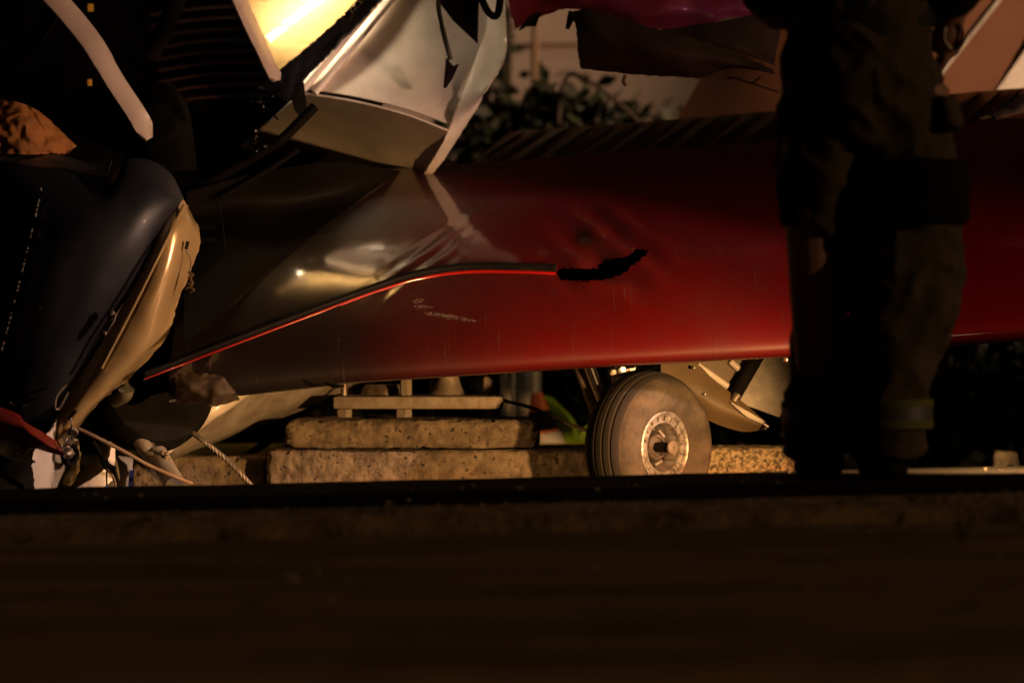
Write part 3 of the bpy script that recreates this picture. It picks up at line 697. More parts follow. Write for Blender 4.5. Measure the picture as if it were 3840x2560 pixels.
obj('door_strut', tube([P(2850, 1320, .32), P(2735, 1520, .31)], .021, 12), 'blackrub', gd)
obj('strut_end', tube([P(2770, 1478, .285), P(2752, 1502, .285)], .013, 12), 'steel', gd)
obj('door_hem', patch([[(2740, 1505, .27), (2810, 1545, .265), (2870, 1580, .27)], [(2745, 1508, .262), (2800, 1560, .255), (2862, 1588, .26)]], 20, 6, .003, .006, 20, 3), 'white', gd)
obj('door_tip', patch([[(2862, 1578, .255), (2886, 1592, .255)], [(2868, 1590, .252), (2882, 1600, .252)], [(2868, 1612, .255), (2876, 1610, .255)]], 6, 6, .004), 'chrome', gd)
obj('stub_panel', poly([(2770, 1300, .42), (2760, 1505, .42), (2922, 1564, .42), (2966, 1490, .44), (2970, 1300, .46)], .012), 'alupaint', PLANE)
for a, b in [(2640, 1478), (2600, 1378), (2806, 1550)]: obj('rivet', lathe([(0, .004), (.005, .003), (.006, -.004)], P(a, b, .268), (0, -1, 0), 8), 'black', gd)

# upper torn cabin skin, hanging lining, tail fin
tsk = obj('torn_cabin_skin', patch([[(1880, -500, .95), (2200, -500, .9), (2600, -500, .9), (2960, -500, .95)], [(1890, -150, .78), (2200, -150, .72), (2600, -150, .72), (2960, -150, .8)], [(1905, 0, .70), (2150, -10, .66), (2480, 20, .64), (2900, -20, .72)], [(1935, 105, .72), (2110, 32, .68), (2250, 52, .66), (2470, 110, .66), (2860, 52, .72), (2935, 96, .78)][:6]], 70, 40, .004, .035, 4, 6, .006), 'purple', PLANE)
obj('lining_flap', patch([[(2140, 42, .60), (2220, 38, .58), (2450, 106, .56), (2730, 185, .56), (2900, 262, .58)], [(2160, 110, .55), (2260, 120, .52), (2450, 175, .50), (2700, 215, .52), (2895, 275, .56)], [(2165, 190, .56), (2260, 210, .53), (2450, 235, .51), (2640, 250, .53), (2790, 255, .56)], [(2176, 258, .6), (2300, 272, .58), (2480, 286, .56), (2640, 292, .56), (2700, 255, .58)]], 60, 30, .006, .02, 5, 3, .004), 'torn', tsk)
obj('lining_fold', patch([[(2470, 112, .64), (2700, 80, .66), (2870, 55, .68), (2930, 110, .7)], [(2560, 150, .62), (2700, 150, .62), (2850, 170, .64), (2910, 200, .66)], [(2700, 180, .62), (2800, 200, .62), (2860, 225, .64), (2905, 245, .66)]], 30, 16, .006, .01, 5, 8), 'torn', tsk)
obj('torn_shard', poly([(2030, 42, .64), (1985, 60, .64), (1955, 100, .64), (1945, 118, .64), (1975, 100, .64), (2010, 100, .64), (1996, 88, .64)], .004), 'black', tsk)
obj('torn_shard', poly([(2132, 40, .62), (2160, 46, .62), (2150, 80, .62), (2134, 112, .62), (2120, 108, .62), (2126, 70, .62)], .004), 'black', tsk)
obj('loose_wire', tube([P(2725, 292, .55), P(2765, 295, .55), P(2815, 312, .55), P(2850, 290, .55)], .003, 6, 14), 'black', tsk)
obj('loose_wire', tube([P(2820, 312, .55), P(2870, 330, .55), P(2925, 348, .55)], .0025, 6, 14), 'black', tsk)
obj('dangling_clip', tube([P(2345, 282, .55), P(2338, 305, .55), P(2346, 322, .55)], .006, 8, 10), 'copper', tsk)
fin = obj('tail_fin', patch([[(2760, 100, 2.52), (3000, -60, 2.47), (3500, -300, 2.47), (4100, -400, 2.52)], [(2640, 290, 2.52), (2950, 230, 2.47), (3400, 180, 2.47), (3790, 215, 2.52)], [(2480, 560, 2.52), (2900, 560, 2.47), (3300, 560, 2.47), (3560, 560, 2.52)]], 40, 30, .04), 'fin', PLANE)
obj('fin_trim', tube([P(3860, -180, 2.36), P(3740, 0, 2.36), P(3545, 245, 2.36), P(3440, 380, 2.36)], .014, 8), 'alupaint', fin)
obj('tail_underside', patch([[(3860, 130, 2.7), (4000, 120, 2.8)], [(3720, 330, 2.7), (3880, 330, 2.8)], [(3560, 560, 2.7), (3800, 560, 2.8)]], 8, 8, .03), 'alupaint', PLANE)
obj('wing_tip_skin', patch([[(3723, 432, .3), (3780, 398, .3), (3850, 345, .3), (3920, 300, .3)], [(3735, 446, .27), (3800, 425, .26), (3860, 400, .26), (3930, 380, .26)], [(3740, 443, .3), (3800, 440, .3), (3860, 440, .3), (3930, 436, .3)]], 30, 14, .004, .006, 12, 2), 'white', PLANE)
obj('tip_shard', poly([(3668, 446, .28), (3700, 432, .28), (3724, 436, .28), (3700, 448, .28)], .005), 'alupaint', PLANE)

# ------------------------------------------------------------------ nose wreckage, lower left
nw = obj('nose_tyre', lathe([(.09, -.05), (.14, -.075), (.175, -.07), (.195, -.045), (.205, 0), (.195, .045), (.175, .07), (.14, .075), (.09, .05), (.05, .03), (0, .03)], P(560, 1440, -.02), (.55, -.8, .12), 56), 'blackrub', PLANE)
obj('nose_fork', tube([P(455, 1330, -.15), P(470, 1440, -.2), P(485, 1470, -.22)], .018, 12, 8), 'alupaint', PLANE)
obj('exhaust_stub', tube([P(430, 1500, -.2), P(468, 1480, -.24), P(472, 1460, -.25)], .022, 12, 8), 'alupaint', PLANE)
obj('nose_fairing', patch([[(440, 1540, .0), (560, 1570, -.04), (650, 1560, -.02), (720, 1530, .04)], [(450, 1600, -.02), (550, 1620, -.06), (620, 1630, -.04), (650, 1600, .0)], [(470, 1660, .0), (540, 1680, -.03), (580, 1680, -.02), (610, 1640, .02)]], 20, 16, .005, .01, 8, 5), 'alupaint', PLANE)
ws = thing('wing_section', 'torn off white wing section with a rib end lying under the red wing', 'wing section', P(900, 1640, .55))
ws.location.z = 0
obj('upper_skin', patch([[(600, 1690, .05), (640, 1600, .02), (660, 1500, .02), (680, 1440, .05)], [(612, 1708, .06), (760, 1590, .05), (830, 1530, .06), (900, 1420, .1)], [(615, 1712, .08), (810, 1560, .12), (960, 1460, .18), (1050, 1380, .22)]], 30, 30, .004, .002, 4, 2), 'white', ws)
obj('lower_skin', patch([[(612, 1714, .085), (810, 1565, .125), (960, 1465, .185), (1050, 1385, .225)], [(640, 1720, .2), (900, 1600, .3), (1100, 1500, .4), (1300, 1400, .5)], [(640, 1712, .35), (900, 1622, .5), (1150, 1525, .62), (1440, 1395, .8)]], 40, 24, .004, .003, 4, 3), 'alupaint', ws)
obj('rib_end', patch([[(605, 1590, .0), (622, 1600, .0)], [(618, 1640, -.01), (632, 1645, -.01)], [(612, 1690, .02), (628, 1696, .02)]], 6, 16, .006), 'alu', ws)
obj('rib_web', patch([[(560, 1600, .03), (608, 1590, .03)], [(575, 1640, .03), (618, 1640, .03)], [(590, 1680, .03), (612, 1690, .03)]], 8, 8, .004), 'black', ws)
for a, b in [(635, 1568), (652, 1618), (645, 1665), (628, 1600), (630, 1630), (622, 1668)]: obj('rivet', lathe([(0, .004), (.005, .003), (.007, -.006)], P(a, b, .005), (0, -1, 0), 8), 'galv', ws)

st = thing('broken_strut', 'broken painted metal tube with a ragged split edge resting on concrete', 'tube', P(620, 1760, -.1)); st.location.z = 0
obj('strut_tube', tube([P(588, 1700, -.12), P(620, 1755, -.16), P(655, 1812, -.2)], .030, 18, 8), 'alu', st)
for k in range(26):
    q = P(612+k*2.2, 1690+k*3.7, -.17); obj('ragged_edge', rock(q+Vector((random.uniform(-.004, .004), 0, random.uniform(-.004, .004))), random.uniform(.004, .008), k), 'stone', st)
s2 = thing('bent_gear_leg', 'bent scuffed metal leg leaning from the nose into the broken tube', 'leg', P(520, 1660, -.1)); s2.location.z = 0
obj('leg_tube', tube([P(455, 1592, -.06), P(505, 1625, -.1), P(560, 1700, -.12), P(600, 1745, -.12)], [.018, .024, .026, .022]*1 if False else .023, 14, 0), 'alu', s2)
obj('leg_rod', tube([P(520, 1600, -.06), P(585, 1690, -.12)], .009, 10), 'steel', s2)
obj('foot_block', box(P(548, 1708, -.16), P(582, 1690, -.1), .004), 'steel', s2)

def free_sheet(name, lab, cat, rows, m, nu=30, nv=20, th=.004, wr=.008, ws_=6, seed=1, jag=.004, parts=()):
    o = obj(name, patch(rows, nu, nv, th, wr, ws_, seed, jag), m, at=P(*rows[-1][0])); return tag(o, lab, cat)
free_sheet('crumpled_skin', 'large pink-lit white skin panel curling down to the kerb edge', 'metal sheet', [[(120, 1690, -.46), (150, 1650, -.44), (195, 1600, -.40), (212, 1560, -.37)], [(110, 1760, -.47), (150, 1750, -.44), (190, 1730, -.40), (215, 1660, -.34)], [(60, 1850, -.48), (110, 1850, -.45), (165, 1860, -.41), (200, 1780, -.34)]], 'white')
free_sheet('side_skin', 'narrow grey folded skin strip beside the large white panel', 'metal sheet', [[(205, 1660, -.36), (225, 1665, -.34), (248, 1680, -.30)], [(200, 1740, -.36), (222, 1750, -.34), (245, 1740, -.30)], [(170, 1850, -.36), (195, 1850, -.34), (222, 1790, -.30)]], 'alupaint', seed=2)
free_sheet('curled_skin_sheet', 'long curled inner skin sweeping from the kerb up to a square cut end', 'metal sheet', [[(180, 1850, -.22), (270, 1800, -.2), (350, 1720, -.16), (385, 1640, -.14)], [(200, 1856, -.24), (300, 1812, -.24), (370, 1745, -.22), (412, 1655, -.18)], [(215, 1862, -.22), (320, 1835, -.23), (400, 1790, -.22), (428, 1662, -.16)]], 'zinc', 40, 20, seed=4)
free_sheet('white_edge_sheet', 'white lower sheet edge under the curled inner skin', 'metal sheet', [[(215, 1858, -.26), (300, 1820, -.27), (390, 1755, -.25), (420, 1665, -.2)], [(200, 1872, -.26), (320, 1845, -.27), (420, 1800, -.24), (432, 1668, -.18)]], 'white', 30, 8, seed=5, wr=.004)
free_sheet('blue_plastic_sheet', 'crumpled blue plastic panel at the kerb under the white sheet edge', 'panel', [[(300, 1835, -.20), (360, 1800, -.2), (408, 1770, -.18)], [(280, 1880, -.22), (340, 1880, -.22), (405, 1880, -.2)]], 'blue', 14, 10, seed=6)
free_sheet('inner_panel', 'upright dull inner panel between the blue panel and the concrete', 'panel', [[(400, 1690, -.05), (440, 1690, -.05), (500, 1700, -.02)], [(395, 1780, -.1), (440, 1780, -.1), (490, 1790, -.06)], [(385, 1890, -.14), (430, 1890, -.14), (480, 1890, -.1)]], 'alupaint', seed=7)
tag(obj('blue_clip', patch([[(486, 1762, -.15), (502, 1762, -.15)], [(484, 1780, -.15), (500, 1782, -.15)], [(478, 1880, -.15), (494, 1880, -.15)]], 6, 12, .01), 'blue', at=P(486, 1880, -.15)), 'bright blue hooked plastic clip against the concrete block', 'clip')
free_sheet('dark_duct', 'black rubber duct curving in front of the crumpled white skin', 'duct', [[(-60, 1680, -.45), (40, 1720, -.5), (110, 1740, -.5), (130, 1800, -.46)], [(-60, 1760, -.5), (30, 1790, -.55), (90, 1820, -.55), (118, 1880, -.5)]], 'blackrub', 24, 14, .02)
free_sheet('lower_skin_panel', 'dull pinkish skin panel below the black duct at the kerb', 'metal sheet', [[(-80, 1730, -.42), (0, 1745, -.43), (50, 1790, -.42)], [(-80, 1890, -.42), (0, 1890, -.43), (78, 1890, -.42)]], 'white', 14, 10, seed=8)
free_sheet('bent_lip', 'thin bent tan metal lip poking out behind the red propeller', 'metal sheet', [[(36, 1710, -.36), (80, 1690, -.38), (125, 1672, -.36)], [(44, 1712, -.37), (85, 1704, -.4), (120, 1690, -.37)]], 'cream', 20, 6, seed=9)
blade = thing('bent_red_propeller', 'dark red bent propeller lying across the crumpled nose', 'propeller', P(120, 1600, -.5)); blade.location.z = 0
obj('blade_skin', patch([[(-80, 1500, -.42), (60, 1548, -.46), (90, 1580, -.48), (160, 1620, -.49), (222, 1660, -.48)], [(-80, 1580, -.46), (60, 1600, -.5), (120, 1630, -.52), (180, 1665, -.52), (238, 1690, -.5)], [(-80, 1630, -.44), (60, 1650, -.47), (110, 1672, -.49), (180, 1695, -.5), (244, 1710, -.49)]], 30, 14, .006, .006, 6, 5), 'redblade', blade)
obj('blade_edge', tube([P(215, 1655, -.5), P(232, 1680, -.51), P(246, 1712, -.5)], .0022, 6, 10), 'chrome', blade)
jk = thing('engine_joint', 'cluster of broken knuckle fittings between white skin and nose gear', 'fitting', P(270, 1660, -.4)); jk.location.z = 0
for k, (a, b, r) in enumerate([(268, 1612, .010), (280, 1618, .011), (256, 1625, .009), (272, 1632, .008), (246, 1650, .009), (262, 1655, .010), (276, 1648, .009), (240, 1640, .007), (258, 1700, .017), (250, 1676, .010)]):
    obj('fitting', rock(P(a, b, -.40), r, k+30, 1), 'alu' if k < 8 else 'steel', jk)
obj('ring_seal', lathe([(.018, -.010), (.030, -.010), (.034, 0), (.030, .010), (.018, .010)], P(262, 1706, -.36), (.85, -.5, -.1), 36), 'blackrub', jk)
free_sheet('engine_shroud', 'dull ribbed engine shroud behind the knuckle fittings', 'shroud', [[(250, 1640, -.3), (290, 1650, -.34), (300, 1700, -.32)], [(240, 1720, -.28), (285, 1730, -.33), (296, 1760, -.3)], [(210, 1800, -.26), (250, 1820, -.3), (270, 1820, -.28)]], 'zinc', 24, 24, seed=3, wr=.016, ws_=14)
tag(obj('control_cable', tube([P(292, 1606, -.42), P(380, 1648, -.4), P(480, 1700, -.33), P(560, 1745, -.28), P(660, 1788, -.25), P(720, 1812, -.2)], .0055, 8, 40), 'copper', at=P(720, 1812, -.2)), 'thin brown control cable stretched from the white skin to the concrete', 'cable')
plg = thing('hanging_plug', 'black torn connector with tan wire hanging beside the curled skin', 'connector', P(395, 1760, -.3)); plg.location.z = 0
obj('plug_lead', tube([P(350, 1655, -.3), P(368, 1690, -.31), P(390, 1735, -.32)], .007, 8, 10), 'blackrub', plg)
obj('plug_body', patch([[(380, 1728, -.33), (400, 1720, -.33), (424, 1745, -.33)], [(382, 1745, -.34), (405, 1752, -.34), (420, 1768, -.34)], [(410, 1775, -.33), (424, 1765, -.33), (415, 1780, -.33)]], 12, 12, .012, .01, 20, 3, .004), 'blackrub', plg)
obj('plug_wire', tube([P(398, 1750, -.33), P(420, 1780, -.33), P(432, 1810, -.32), P(434, 1850, -.32)], .0032, 8, 14), 'copper', plg)
obj('plug_wire', tube([P(402, 1755, -.33), P(400, 1790, -.32), P(403, 1850, -.32)], .0025, 8, 14), 'blackrub', plg)
tag(obj('amber_cloth', patch([[(-120, 380, .1), (0, 375, .08), (70, 385, .06), (150, 420, .08), (215, 480, .1), (285, 545, .12)], [(-120, 470, .0), (0, 460, -.02), (80, 460, -.03), (150, 500, .0), (210, 530, .04), (280, 552, .1)], [(-120, 580, -.02), (0, 575, -.04), (80, 578, -.04), (150, 578, -.01), (210, 575, .03), (250, 575, .08)]], 90, 60, .006, .020, 18, 3, .004), 'amber', at=P(60, 578, 0)), 'crumpled amber cloth heaped on top of the navy cowling', 'cloth')
for k, (a, b, wd, hh, lab) in enumerate([(340, 310, 12, 24, 'small yellow tag hanging inside the dark cabin'), (345, 30, 16, 28, 'larger yellow tag hanging near the white windshield post')]):
    t = obj('cabin_tag', box(P(a-wd, b+hh/2, .8), P(a+wd*.4, b-hh/2, .805), .001), 'tagyel', at=P(a, b, .8)); tag(t, lab, 'tag')
    obj('tag_string', tube([P(a, b-hh/2, .802), P(a+2, b-120, .802)], .0012, 6), 'blackrub', t)
gs = thing('broken_glass', 'glittering strings of broken glass hanging below the window corner', 'glass', P(960, 520, .5))
for k in range(46):
    if k < 26: a, b = random.gauss(985, 22), random.gauss(385, 26)
    elif k < 40: a, b = 958+random.uniform(-5, 6), 480+(k-26)*11
    else: a, b = 995+random.uniform(-5, 5), 530+(k-40)*7
    c = P(a, b, .5+random.uniform(-.02, .02)); s = random.uniform(.0018, .005)
    rm = Matrix.Rotation(random.uniform(0, 3), 3, 'X') @ Matrix.Rotation(random.uniform(0, 3), 3, 'Z')
    obj('glass_chip', box_into(bmesh.new(), c-Vector((s, s*.5, s*.8)), c+Vector((s, s*.5, s*.8)), rot=rm), 'glassbit', gs, False)
for k in range(16):
    a_, b_ = (40+k*8, 1510+6*math.sin(k*1.3)+k*.8) if k < 10 else (118+(k-10)*7, 1505-(k-10)*10); c = P(a_, b_, -.47); s_ = random.uniform(.0012, .0028)
    obj('glass_chip', box_into(bmesh.new(), c-Vector((s_, s_, s_)), c+Vector((s_, s_, s_)), rot=Matrix.Rotation(random.uniform(0, 3), 3, 'X') @ Matrix.Rotation(random.uniform(0, 3), 3, 'Z')), 'glassbit', cowl, False)
obj('glass_strip', patch([[(990, 402, .48), (1010, 410, .48), (1030, 430, .48), (1045, 448, .48)], [(988, 408, .48), (1006, 418, .48), (1024, 436, .48), (1040, 452, .48)]], 14, 4, .002), 'glassbit', gs)

# ------------------------------------------------------------------ concrete, pole base, kerb, cables
def rough_block(name, lab, a, b, m, seed, amp=.0045, cell=.0095, grp=None, round_=.02):
    """rectangular broken concrete with crumbling edges"""
    a, b = Vector(a), Vector(b); s = b-a; c = (a+b)/2; bm = bmesh.new()
    N = [max(3, min(150, int(s[k]/cell))) for k in range(3)]
    for ax in range(3):
        u, v = (ax+1) % 3, (ax+2) % 3
        for side in (0, 1):
            if ax == 2 and side == 0: continue
            G = []
            for i in range(N[u]+1):
                row = []
                for j in range(N[v]+1):
                    p = Vector((0, 0, 0)); p[ax] = side*s[ax]; p[u] = s[u]*i/N[u]; p[v] = s[v]*j/N[v]
                    row.append(bm.verts.new(p+a))
                G.append(row)
            for i in range(N[u]):
                for j in range(N[v]): bm.faces.new((G[i][j], G[i+1][j], G[i+1][j+1], G[i][j+1]))
    bmesh.ops.remove_doubles(bm, verts=bm.verts, dist=1e-5)
    for v in bm.verts:
        p = v.co; q = p+Vector((seed*1.7, seed*2.3, 0))
        # inner box pulled back by the rounding radius, then pushed out: rounded, chipped arrises
        rr = min(round_*(1+.7*noise.noise(q*9)+.4*noise.noise(q*30)), min(s)*.40)
        core = Vector([max(a[k]+rr, min(b[k]-rr, p[k])) for k in range(3)]); n = p-core
        if n.length < 1e-6: continue
        n.normalize(); d = noise.noise(q*7)*amp+noise.noise(q*40)*amp*.6-max(0, noise.noise(q*48)-.30)*amp*7
        v.co = core+n*(rr+d)
    o = obj(name, bm, m, at=(c.x, c.y, a.z)); tag(o, lab, 'concrete', grp); return o
def X_(px, y): return (px-1920)*(CAMD+y)/FPX
def Z_(py, y): return CAMZ-(py-1280)*(CAMD+y)/FPX
rough_block('concrete_kerb_block', 'short concrete block under the fallen wing section and wire rope', (X_(490, .22), .22, -.01), (X_(992, .22), .55, Z_(1712, .22)), 'concrete', 1)
rough_block('concrete_kerb_block', 'long scored concrete block carrying the square footing', (X_(1002, .14), .14, -.01), (X_(2262, .14), .75, Z_(1690, .14)), 'concrete', 2)
rough_block('concrete_kerb_block', 'coarse broken concrete block with exposed aggregate beyond the tyre', (X_(2560, .2), .2, -.01), (X_(2990, .2), .5, Z_(1678, .2)), 'coarse', 3, .005, .008)
rough_block('concrete_footing', 'pitted concrete footing under the bolted steel base plate', (X_(1064, .2), .2, Z_(1690, .14)-.004), (X_(2024, .2), .80, Z_(1574, .2)), 'concrete', 4, .004, .0095, None, .045)
rough_block('concrete_chunk', 'small concrete chunk on the dark roadside slab near the boots', (X_(3715, -1.3), -1.36, slab_z(1.3)-.01), (X_(3810, -1.3), -1.28, slab_z(1.3)+.035), 'slab', 6, .006, .008, None, .012)
zb = Z_(1574, .5)
pb = thing('pole_base', 'knocked-off steel pole base plate on anchor bolts and nuts', 'pole base', (X_(1580, .55), .6, Z_(1574, .32)))
pz0, pz1 = Z_(1532, .45), Z_(1484, .45)
obj('base_plate', box((X_(1255, .45), .36, pz0), (X_(1888, .45), .74, pz1), .010), 'galv', pb)
def nut(px, w_, py0, py1, y_):
    x0 = X_(px, y_); z0, z1 = Z_(py1, y_), Z_(py0, y_); r = w_/2*(CAMD+y_)/FPX
    obj('nut', lathe([(0, z1-z0), (r*.9, z1-z0), (r, z1-z0-.004), (r, 0), (0, 0)], (x0, y_, z0), (0, 0, 1), 6), 'galv', pb, False)
for px, w_, a, b, y_ in [(1522, 46, 1420, 1486, .52), (1835, 54, 1412, 1470, .52), (1290, 62, 1530, 1582, .50), (1512, 66, 1530, 1580, .50), (1622, 46, 1530, 1580, .72), (1834, 60, 1530, 1578, .50), (1300, 46, 1425, 1486, .72)]: nut(px, w_, a, b, y_)
for px, y_ in [(1522, .52), (1835, .52), (1290, .5), (1622, .72)]: obj('anchor_bolt', tube([(X_(px, y_), y_, Z_(1600, y_)), (X_(px, y_), y_, Z_(1405, y_))], .010, 12), 'steel', pb)
obj('pole_collar', lathe([(.062, 0), (.060, .006), (.045, .022), (.036, .046), (.033, .06), (0, .06)], (X_(1680, .6), .62, pz1-.002), (0, 0, 1), 40), 'galv', pb)
obj('pole_collar', lathe([(.075, 0), (.07, .02), (.06, .035), (0, .035)], (X_(1440, .6), .64, pz1-.002), (0, 0, 1), 40), 'steel', pb)
yk = obj('yellow_kerb', box((X_(480, 1.6), 1.6, 0), (X_(2420, 1.6), 1.95, Z_(1672, 1.6)), .012), 'yellow', at=(0, 1.75, 0)); tag(yk, 'yellow painted kerb running behind the concrete blocks', 'kerb')
def rope(pts, r, lab, name='wire_rope'):
    c = curve(pts, 80); bm = bmesh.new()
    tube_into(bm, c, r*.62, 8)
    for s in range(4):
        pp = []
        for i, p in enumerate(c):
            t = (c[min(i+1, 80)]-c[max(i-1, 0)]).normalized(); u = Vector((0, -1, 0)); u = (u-t*u.dot(t)).normalized(); v = t.cross(u); a = i*.55+s*math.pi/2
            pp.append(p+(u*math.cos(a)+v*math.sin(a))*r*.55)
        tube_into(bm, pp, r*.45, 6)
    return tag(obj(name, bm, 'cable', at=c[-1]), lab, 'rope')
rope([P(708, 1612, -.02), P(760, 1650, -.04), P(850, 1725, -.02), P(935, 1812, .0), P(960, 1850, .02)], .0085, 'twisted steel wire rope hanging down from the white wing section')
rope([P(1885, 1500, .55), P(2000, 1530, .45), P(2110, 1580, .32), P(2230, 1625, .18), P(2300, 1660, .14)], .0065, 'steel guy cable running from the base plate to the tyre', 'guy_cable')
tag(obj('black_hose', tube([P(905, 1720, 1.1), P(975, 1675, 1.1), P(1060, 1620, 1.1), P(1200, 1540, 1.1)], .012, 10, 12), 'blackrub', at=P(905, 1720, 1.1)), 'thin black hose leaning in front of the yellow kerb', 'hose')

# ------------------------------------------------------------------ background
wall = obj('building_wall', box((-14, 6.0, 0), (14, 6.4, 4.2)), 'wall', at=(0, 6.2, 0)); tag(wall, 'tan rendered building wall behind the wreck', 'wall')
obj('wall_coping', box((-14, 5.95, 4.202), (14, 6.45, 4.32), .02), 'wall', wall)
obj('conduit', tube([P(2008, 30, 5.9), P(2003, 470, 5.9)], .018, 8), 'copper', wall)
obj('conduit', tube([P(1860, 178, 5.95), P(2300, 172, 5.95)], .012, 8), 'copper', wall)

def leafy(name, lab, cat, c, rx, ry, rz, n, m, size, trunk_h, seed, shape=None, group=None, zmin=.03):
    rnd = random.Random(seed); t = thing(name, lab, cat, (c[0], c[1], 0), group); bm = bmesh.new()
    clumps = []
    for k in range(26):
        while True:
            q = Vector((rnd.uniform(-1, 1), rnd.uniform(-1, 1), rnd.uniform(-1, 1)))
            if q.length < 1: break
        clumps.append(Vector((c[0]+q.x*rx*.85, c[1]+q.y*ry*.85, max(zmin+.02, c[2]+q.z*rz*.85))))
    for k in range(n):
        cl = rnd.choice(clumps); p = cl+Vector((rnd.gauss(0, rx*.16), rnd.gauss(0, ry*.16), rnd.gauss(0, rz*.16)))
        if p.z < zmin: continue
        d = Vector((rnd.gauss(0, 1), rnd.gauss(0, 1), rnd.gauss(.2, .8))).normalized(); s = d.orthogonal().normalized()
        s = (s*math.cos(k)+d.cross(s)*math.sin(k)); L = size*rnd.uniform(.6, 1.4)
        v = [bm.verts.new(q) for q in (p, p+d*L*.5+s*L*.22, p+d*L, p+d*L*.5-s*L*.22)]
        bm.faces.new(v)
    obj('crown', bm, m, t, False)
    bm = bmesh.new()
    for k in range(5):
        e = clumps[k]; tube_into(bm, curve([(c[0]+rnd.uniform(-.04, .04), c[1], 0), (c[0]+(e.x-c[0])*.3, (c[1]+e.y)/2, e.z*.5), e], 8), [.03*(1-.75*i/8) for i in range(9)], 7)
    obj('trunk', bm, 'bark', t)
    return t
c = P(2060, 400, 4.6); leafy('shrub', 'dark round shrub against the tan wall above the red wing', 'shrub', (c.x, 4.6, c.z-.22), .50, .35, .30, 1500, 'leaf', .10, .6, 3)
c = P(1790, 330, 5.2); leafy('shrub', 'loose dark shrub behind the edge of the white door', 'shrub', (c.x, 5.2, c.z-.1), .30, .3, .70, 600, 'leaf', .11, .6, 4)
c = P(2440, 425, 4.9); leafy('shrub', 'small wispy shrub with thin upright sprigs by the fin', 'shrub', (c.x, 4.9, c.z-.25), .26, .2, .34, 260, 'leaf', .10, .6, 5)
# a drooping branch
t = thing('drooping_branch', 'bare dark branch arching down from the round shrub', 'branch', (P(2200, 300, 4.2).x, 4.2, 0))
obj('branch', tube([P(2060, 900, 4.4), P(2110, 330, 4.3), P(2200, 305, 4.2), P(2300, 370, 4.2), P(2400, 460, 4.2)], .011, 8, 24), 'bark', t)
for k, (x0, w_) in enumerate([(-6.5, 2.2), (-2.9, 1.7), (-.2, 1.5), (2.5, 1.6), (5.6, 2.0)]):
    leafy('hedge', ['low dark hedge far along the wall beyond the torn nose', 'low dark hedge behind the yellow kerb under the wing root', 'low dark hedge between the pole base and the tyre', 'low dark hedge behind the person in dark trousers', 'low dark hedge by the wall past the wing tip'][k], 'hedge', (x0, 3.4, .36), w_, .5, .42, 11000, 'hedge', .10, .3, 20+k)
bp_ = thing('strap_leaf_plant', 'bright green strap-leaved plant beside the traffic cone', 'plant', (P(2100, 1700, 2.2).x, 2.2, 0))
for k, (pts, wd) in enumerate([([(2130, 1760, 2.2), (2125, 1650, 2.15), (2100, 1570, 2.1), (2060, 1500, 2.1), (2046, 1480, 2.1)], .036), ([(2140, 1760, 2.2), (2150, 1660, 2.25), (2135, 1580, 2.3), (2090, 1510, 2.35)], .028), ([(2150, 1760, 2.25), (2190, 1650, 2.3), (2210, 1600, 2.3), (2260, 1560, 2.3)], .024), ([(2140, 1760, 2.15), (2185, 1690, 2.1), (2230, 1670, 2.1)], .022)]):
    c = curve([P(*q) for q in pts], 16); rows = []
    for i, p in enumerate(c):
        s = Vector((.95, -.3, .1))*wd*math.sin(math.pi*(.12+.86*i/16))*.9; rows.append([p-s, p+Vector((0, .008, 0)), p+s])
    obj('leaf_blade', grid_bm(rows)[0], 'bright_leaf', bp_)
cn = P(2030, 1760, 2.0); cone = thing('traffic_cone', 'orange traffic cone with pale reflective collar behind the footing', 'traffic cone', (cn.x, 2.0, 0))
ap = P(2012, 1490, 2.0); H = ap.z; ax = (ap-Vector((cn.x+.03, 2.0, 0))).normalized(); c0 = Vector((cn.x+.03, 2.0, .02))
obj('cone_shell', lathe([(.115, 0), (.025, H-.02), (.02, H), (0, H)], c0, ax, 32), 'orange', cone)
def crr(h): return .115-.09*h/(H-.02)
obj('collar', lathe([(crr(.05)+.003, .05), (crr(.19)+.003, .19)], c0, ax, 32), 'pale', cone)
obj('dark_band', lathe([(crr(.20)+.003, .20), (crr(.27)+.003, .27)], c0, ax, 32), 'blackrub', cone)
obj('cone_base', box((c0.x-.15, 1.85, 0), (c0.x+.15, 2.15, .03), .006), 'orange', cone)
for k, (px, y_, r, lab) in enumerate([(1985, 2.7, .045, 'thicker grey post standing in the hedge behind the traffic cone'), (1905, 2.8, .03, 'thinner grey post standing in the hedge behind the base plate')]):
    p = P(px, 1400, y_); o = obj('grey_post', lathe([(r, 0), (r, .62), (r*.8, .64), (0, .645)], (p.x, y_, 0), (0, 0, 1), 16), 'alupaint', at=(p.x, y_, 0)); tag(o, lab, 'post')

# ------------------------------------------------------------------ the person in bunker trousers
YF = -1.9
def ring(px, py, hw, dy, hd, n=24):
    s = (CAMD+YF)/FPX; c = P(px, py, YF)
    return [Vector((c.x+hw*s*math.cos(a), c.y+dy+hd*math.sin(a), c.z)) for a in [2*math.pi*k/n for k in range(n)]]
def loft(rings, bm=None, n=40):
    cols = list(zip(*rings)); cc = [curve(c, n) for c in cols]; rows = [[cc[k][i] for k in range(len(cc))] for i in range(n+1)]
    b2, V = grid_bm(rows, True); b2.faces.new(V[0]); b2.faces.new(V[-1][::-1]); bmesh.ops.recalc_face_normals(b2, faces=b2.faces)
    if bm is None: return b2
    me = bpy.data.meshes.new('t'); b2.to_mesh(me); b2.free(); bm.from_mesh(me); bpy.data.meshes.remove(me); return bm
SF = (CAMD+YF)/FPX
gz = slab_z(.85)
per = thing('person', 'person in dark bunker trousers with yellow ankle bands standing before the wing', 'person', (P(3200, 0, YF).x, YF, gz))
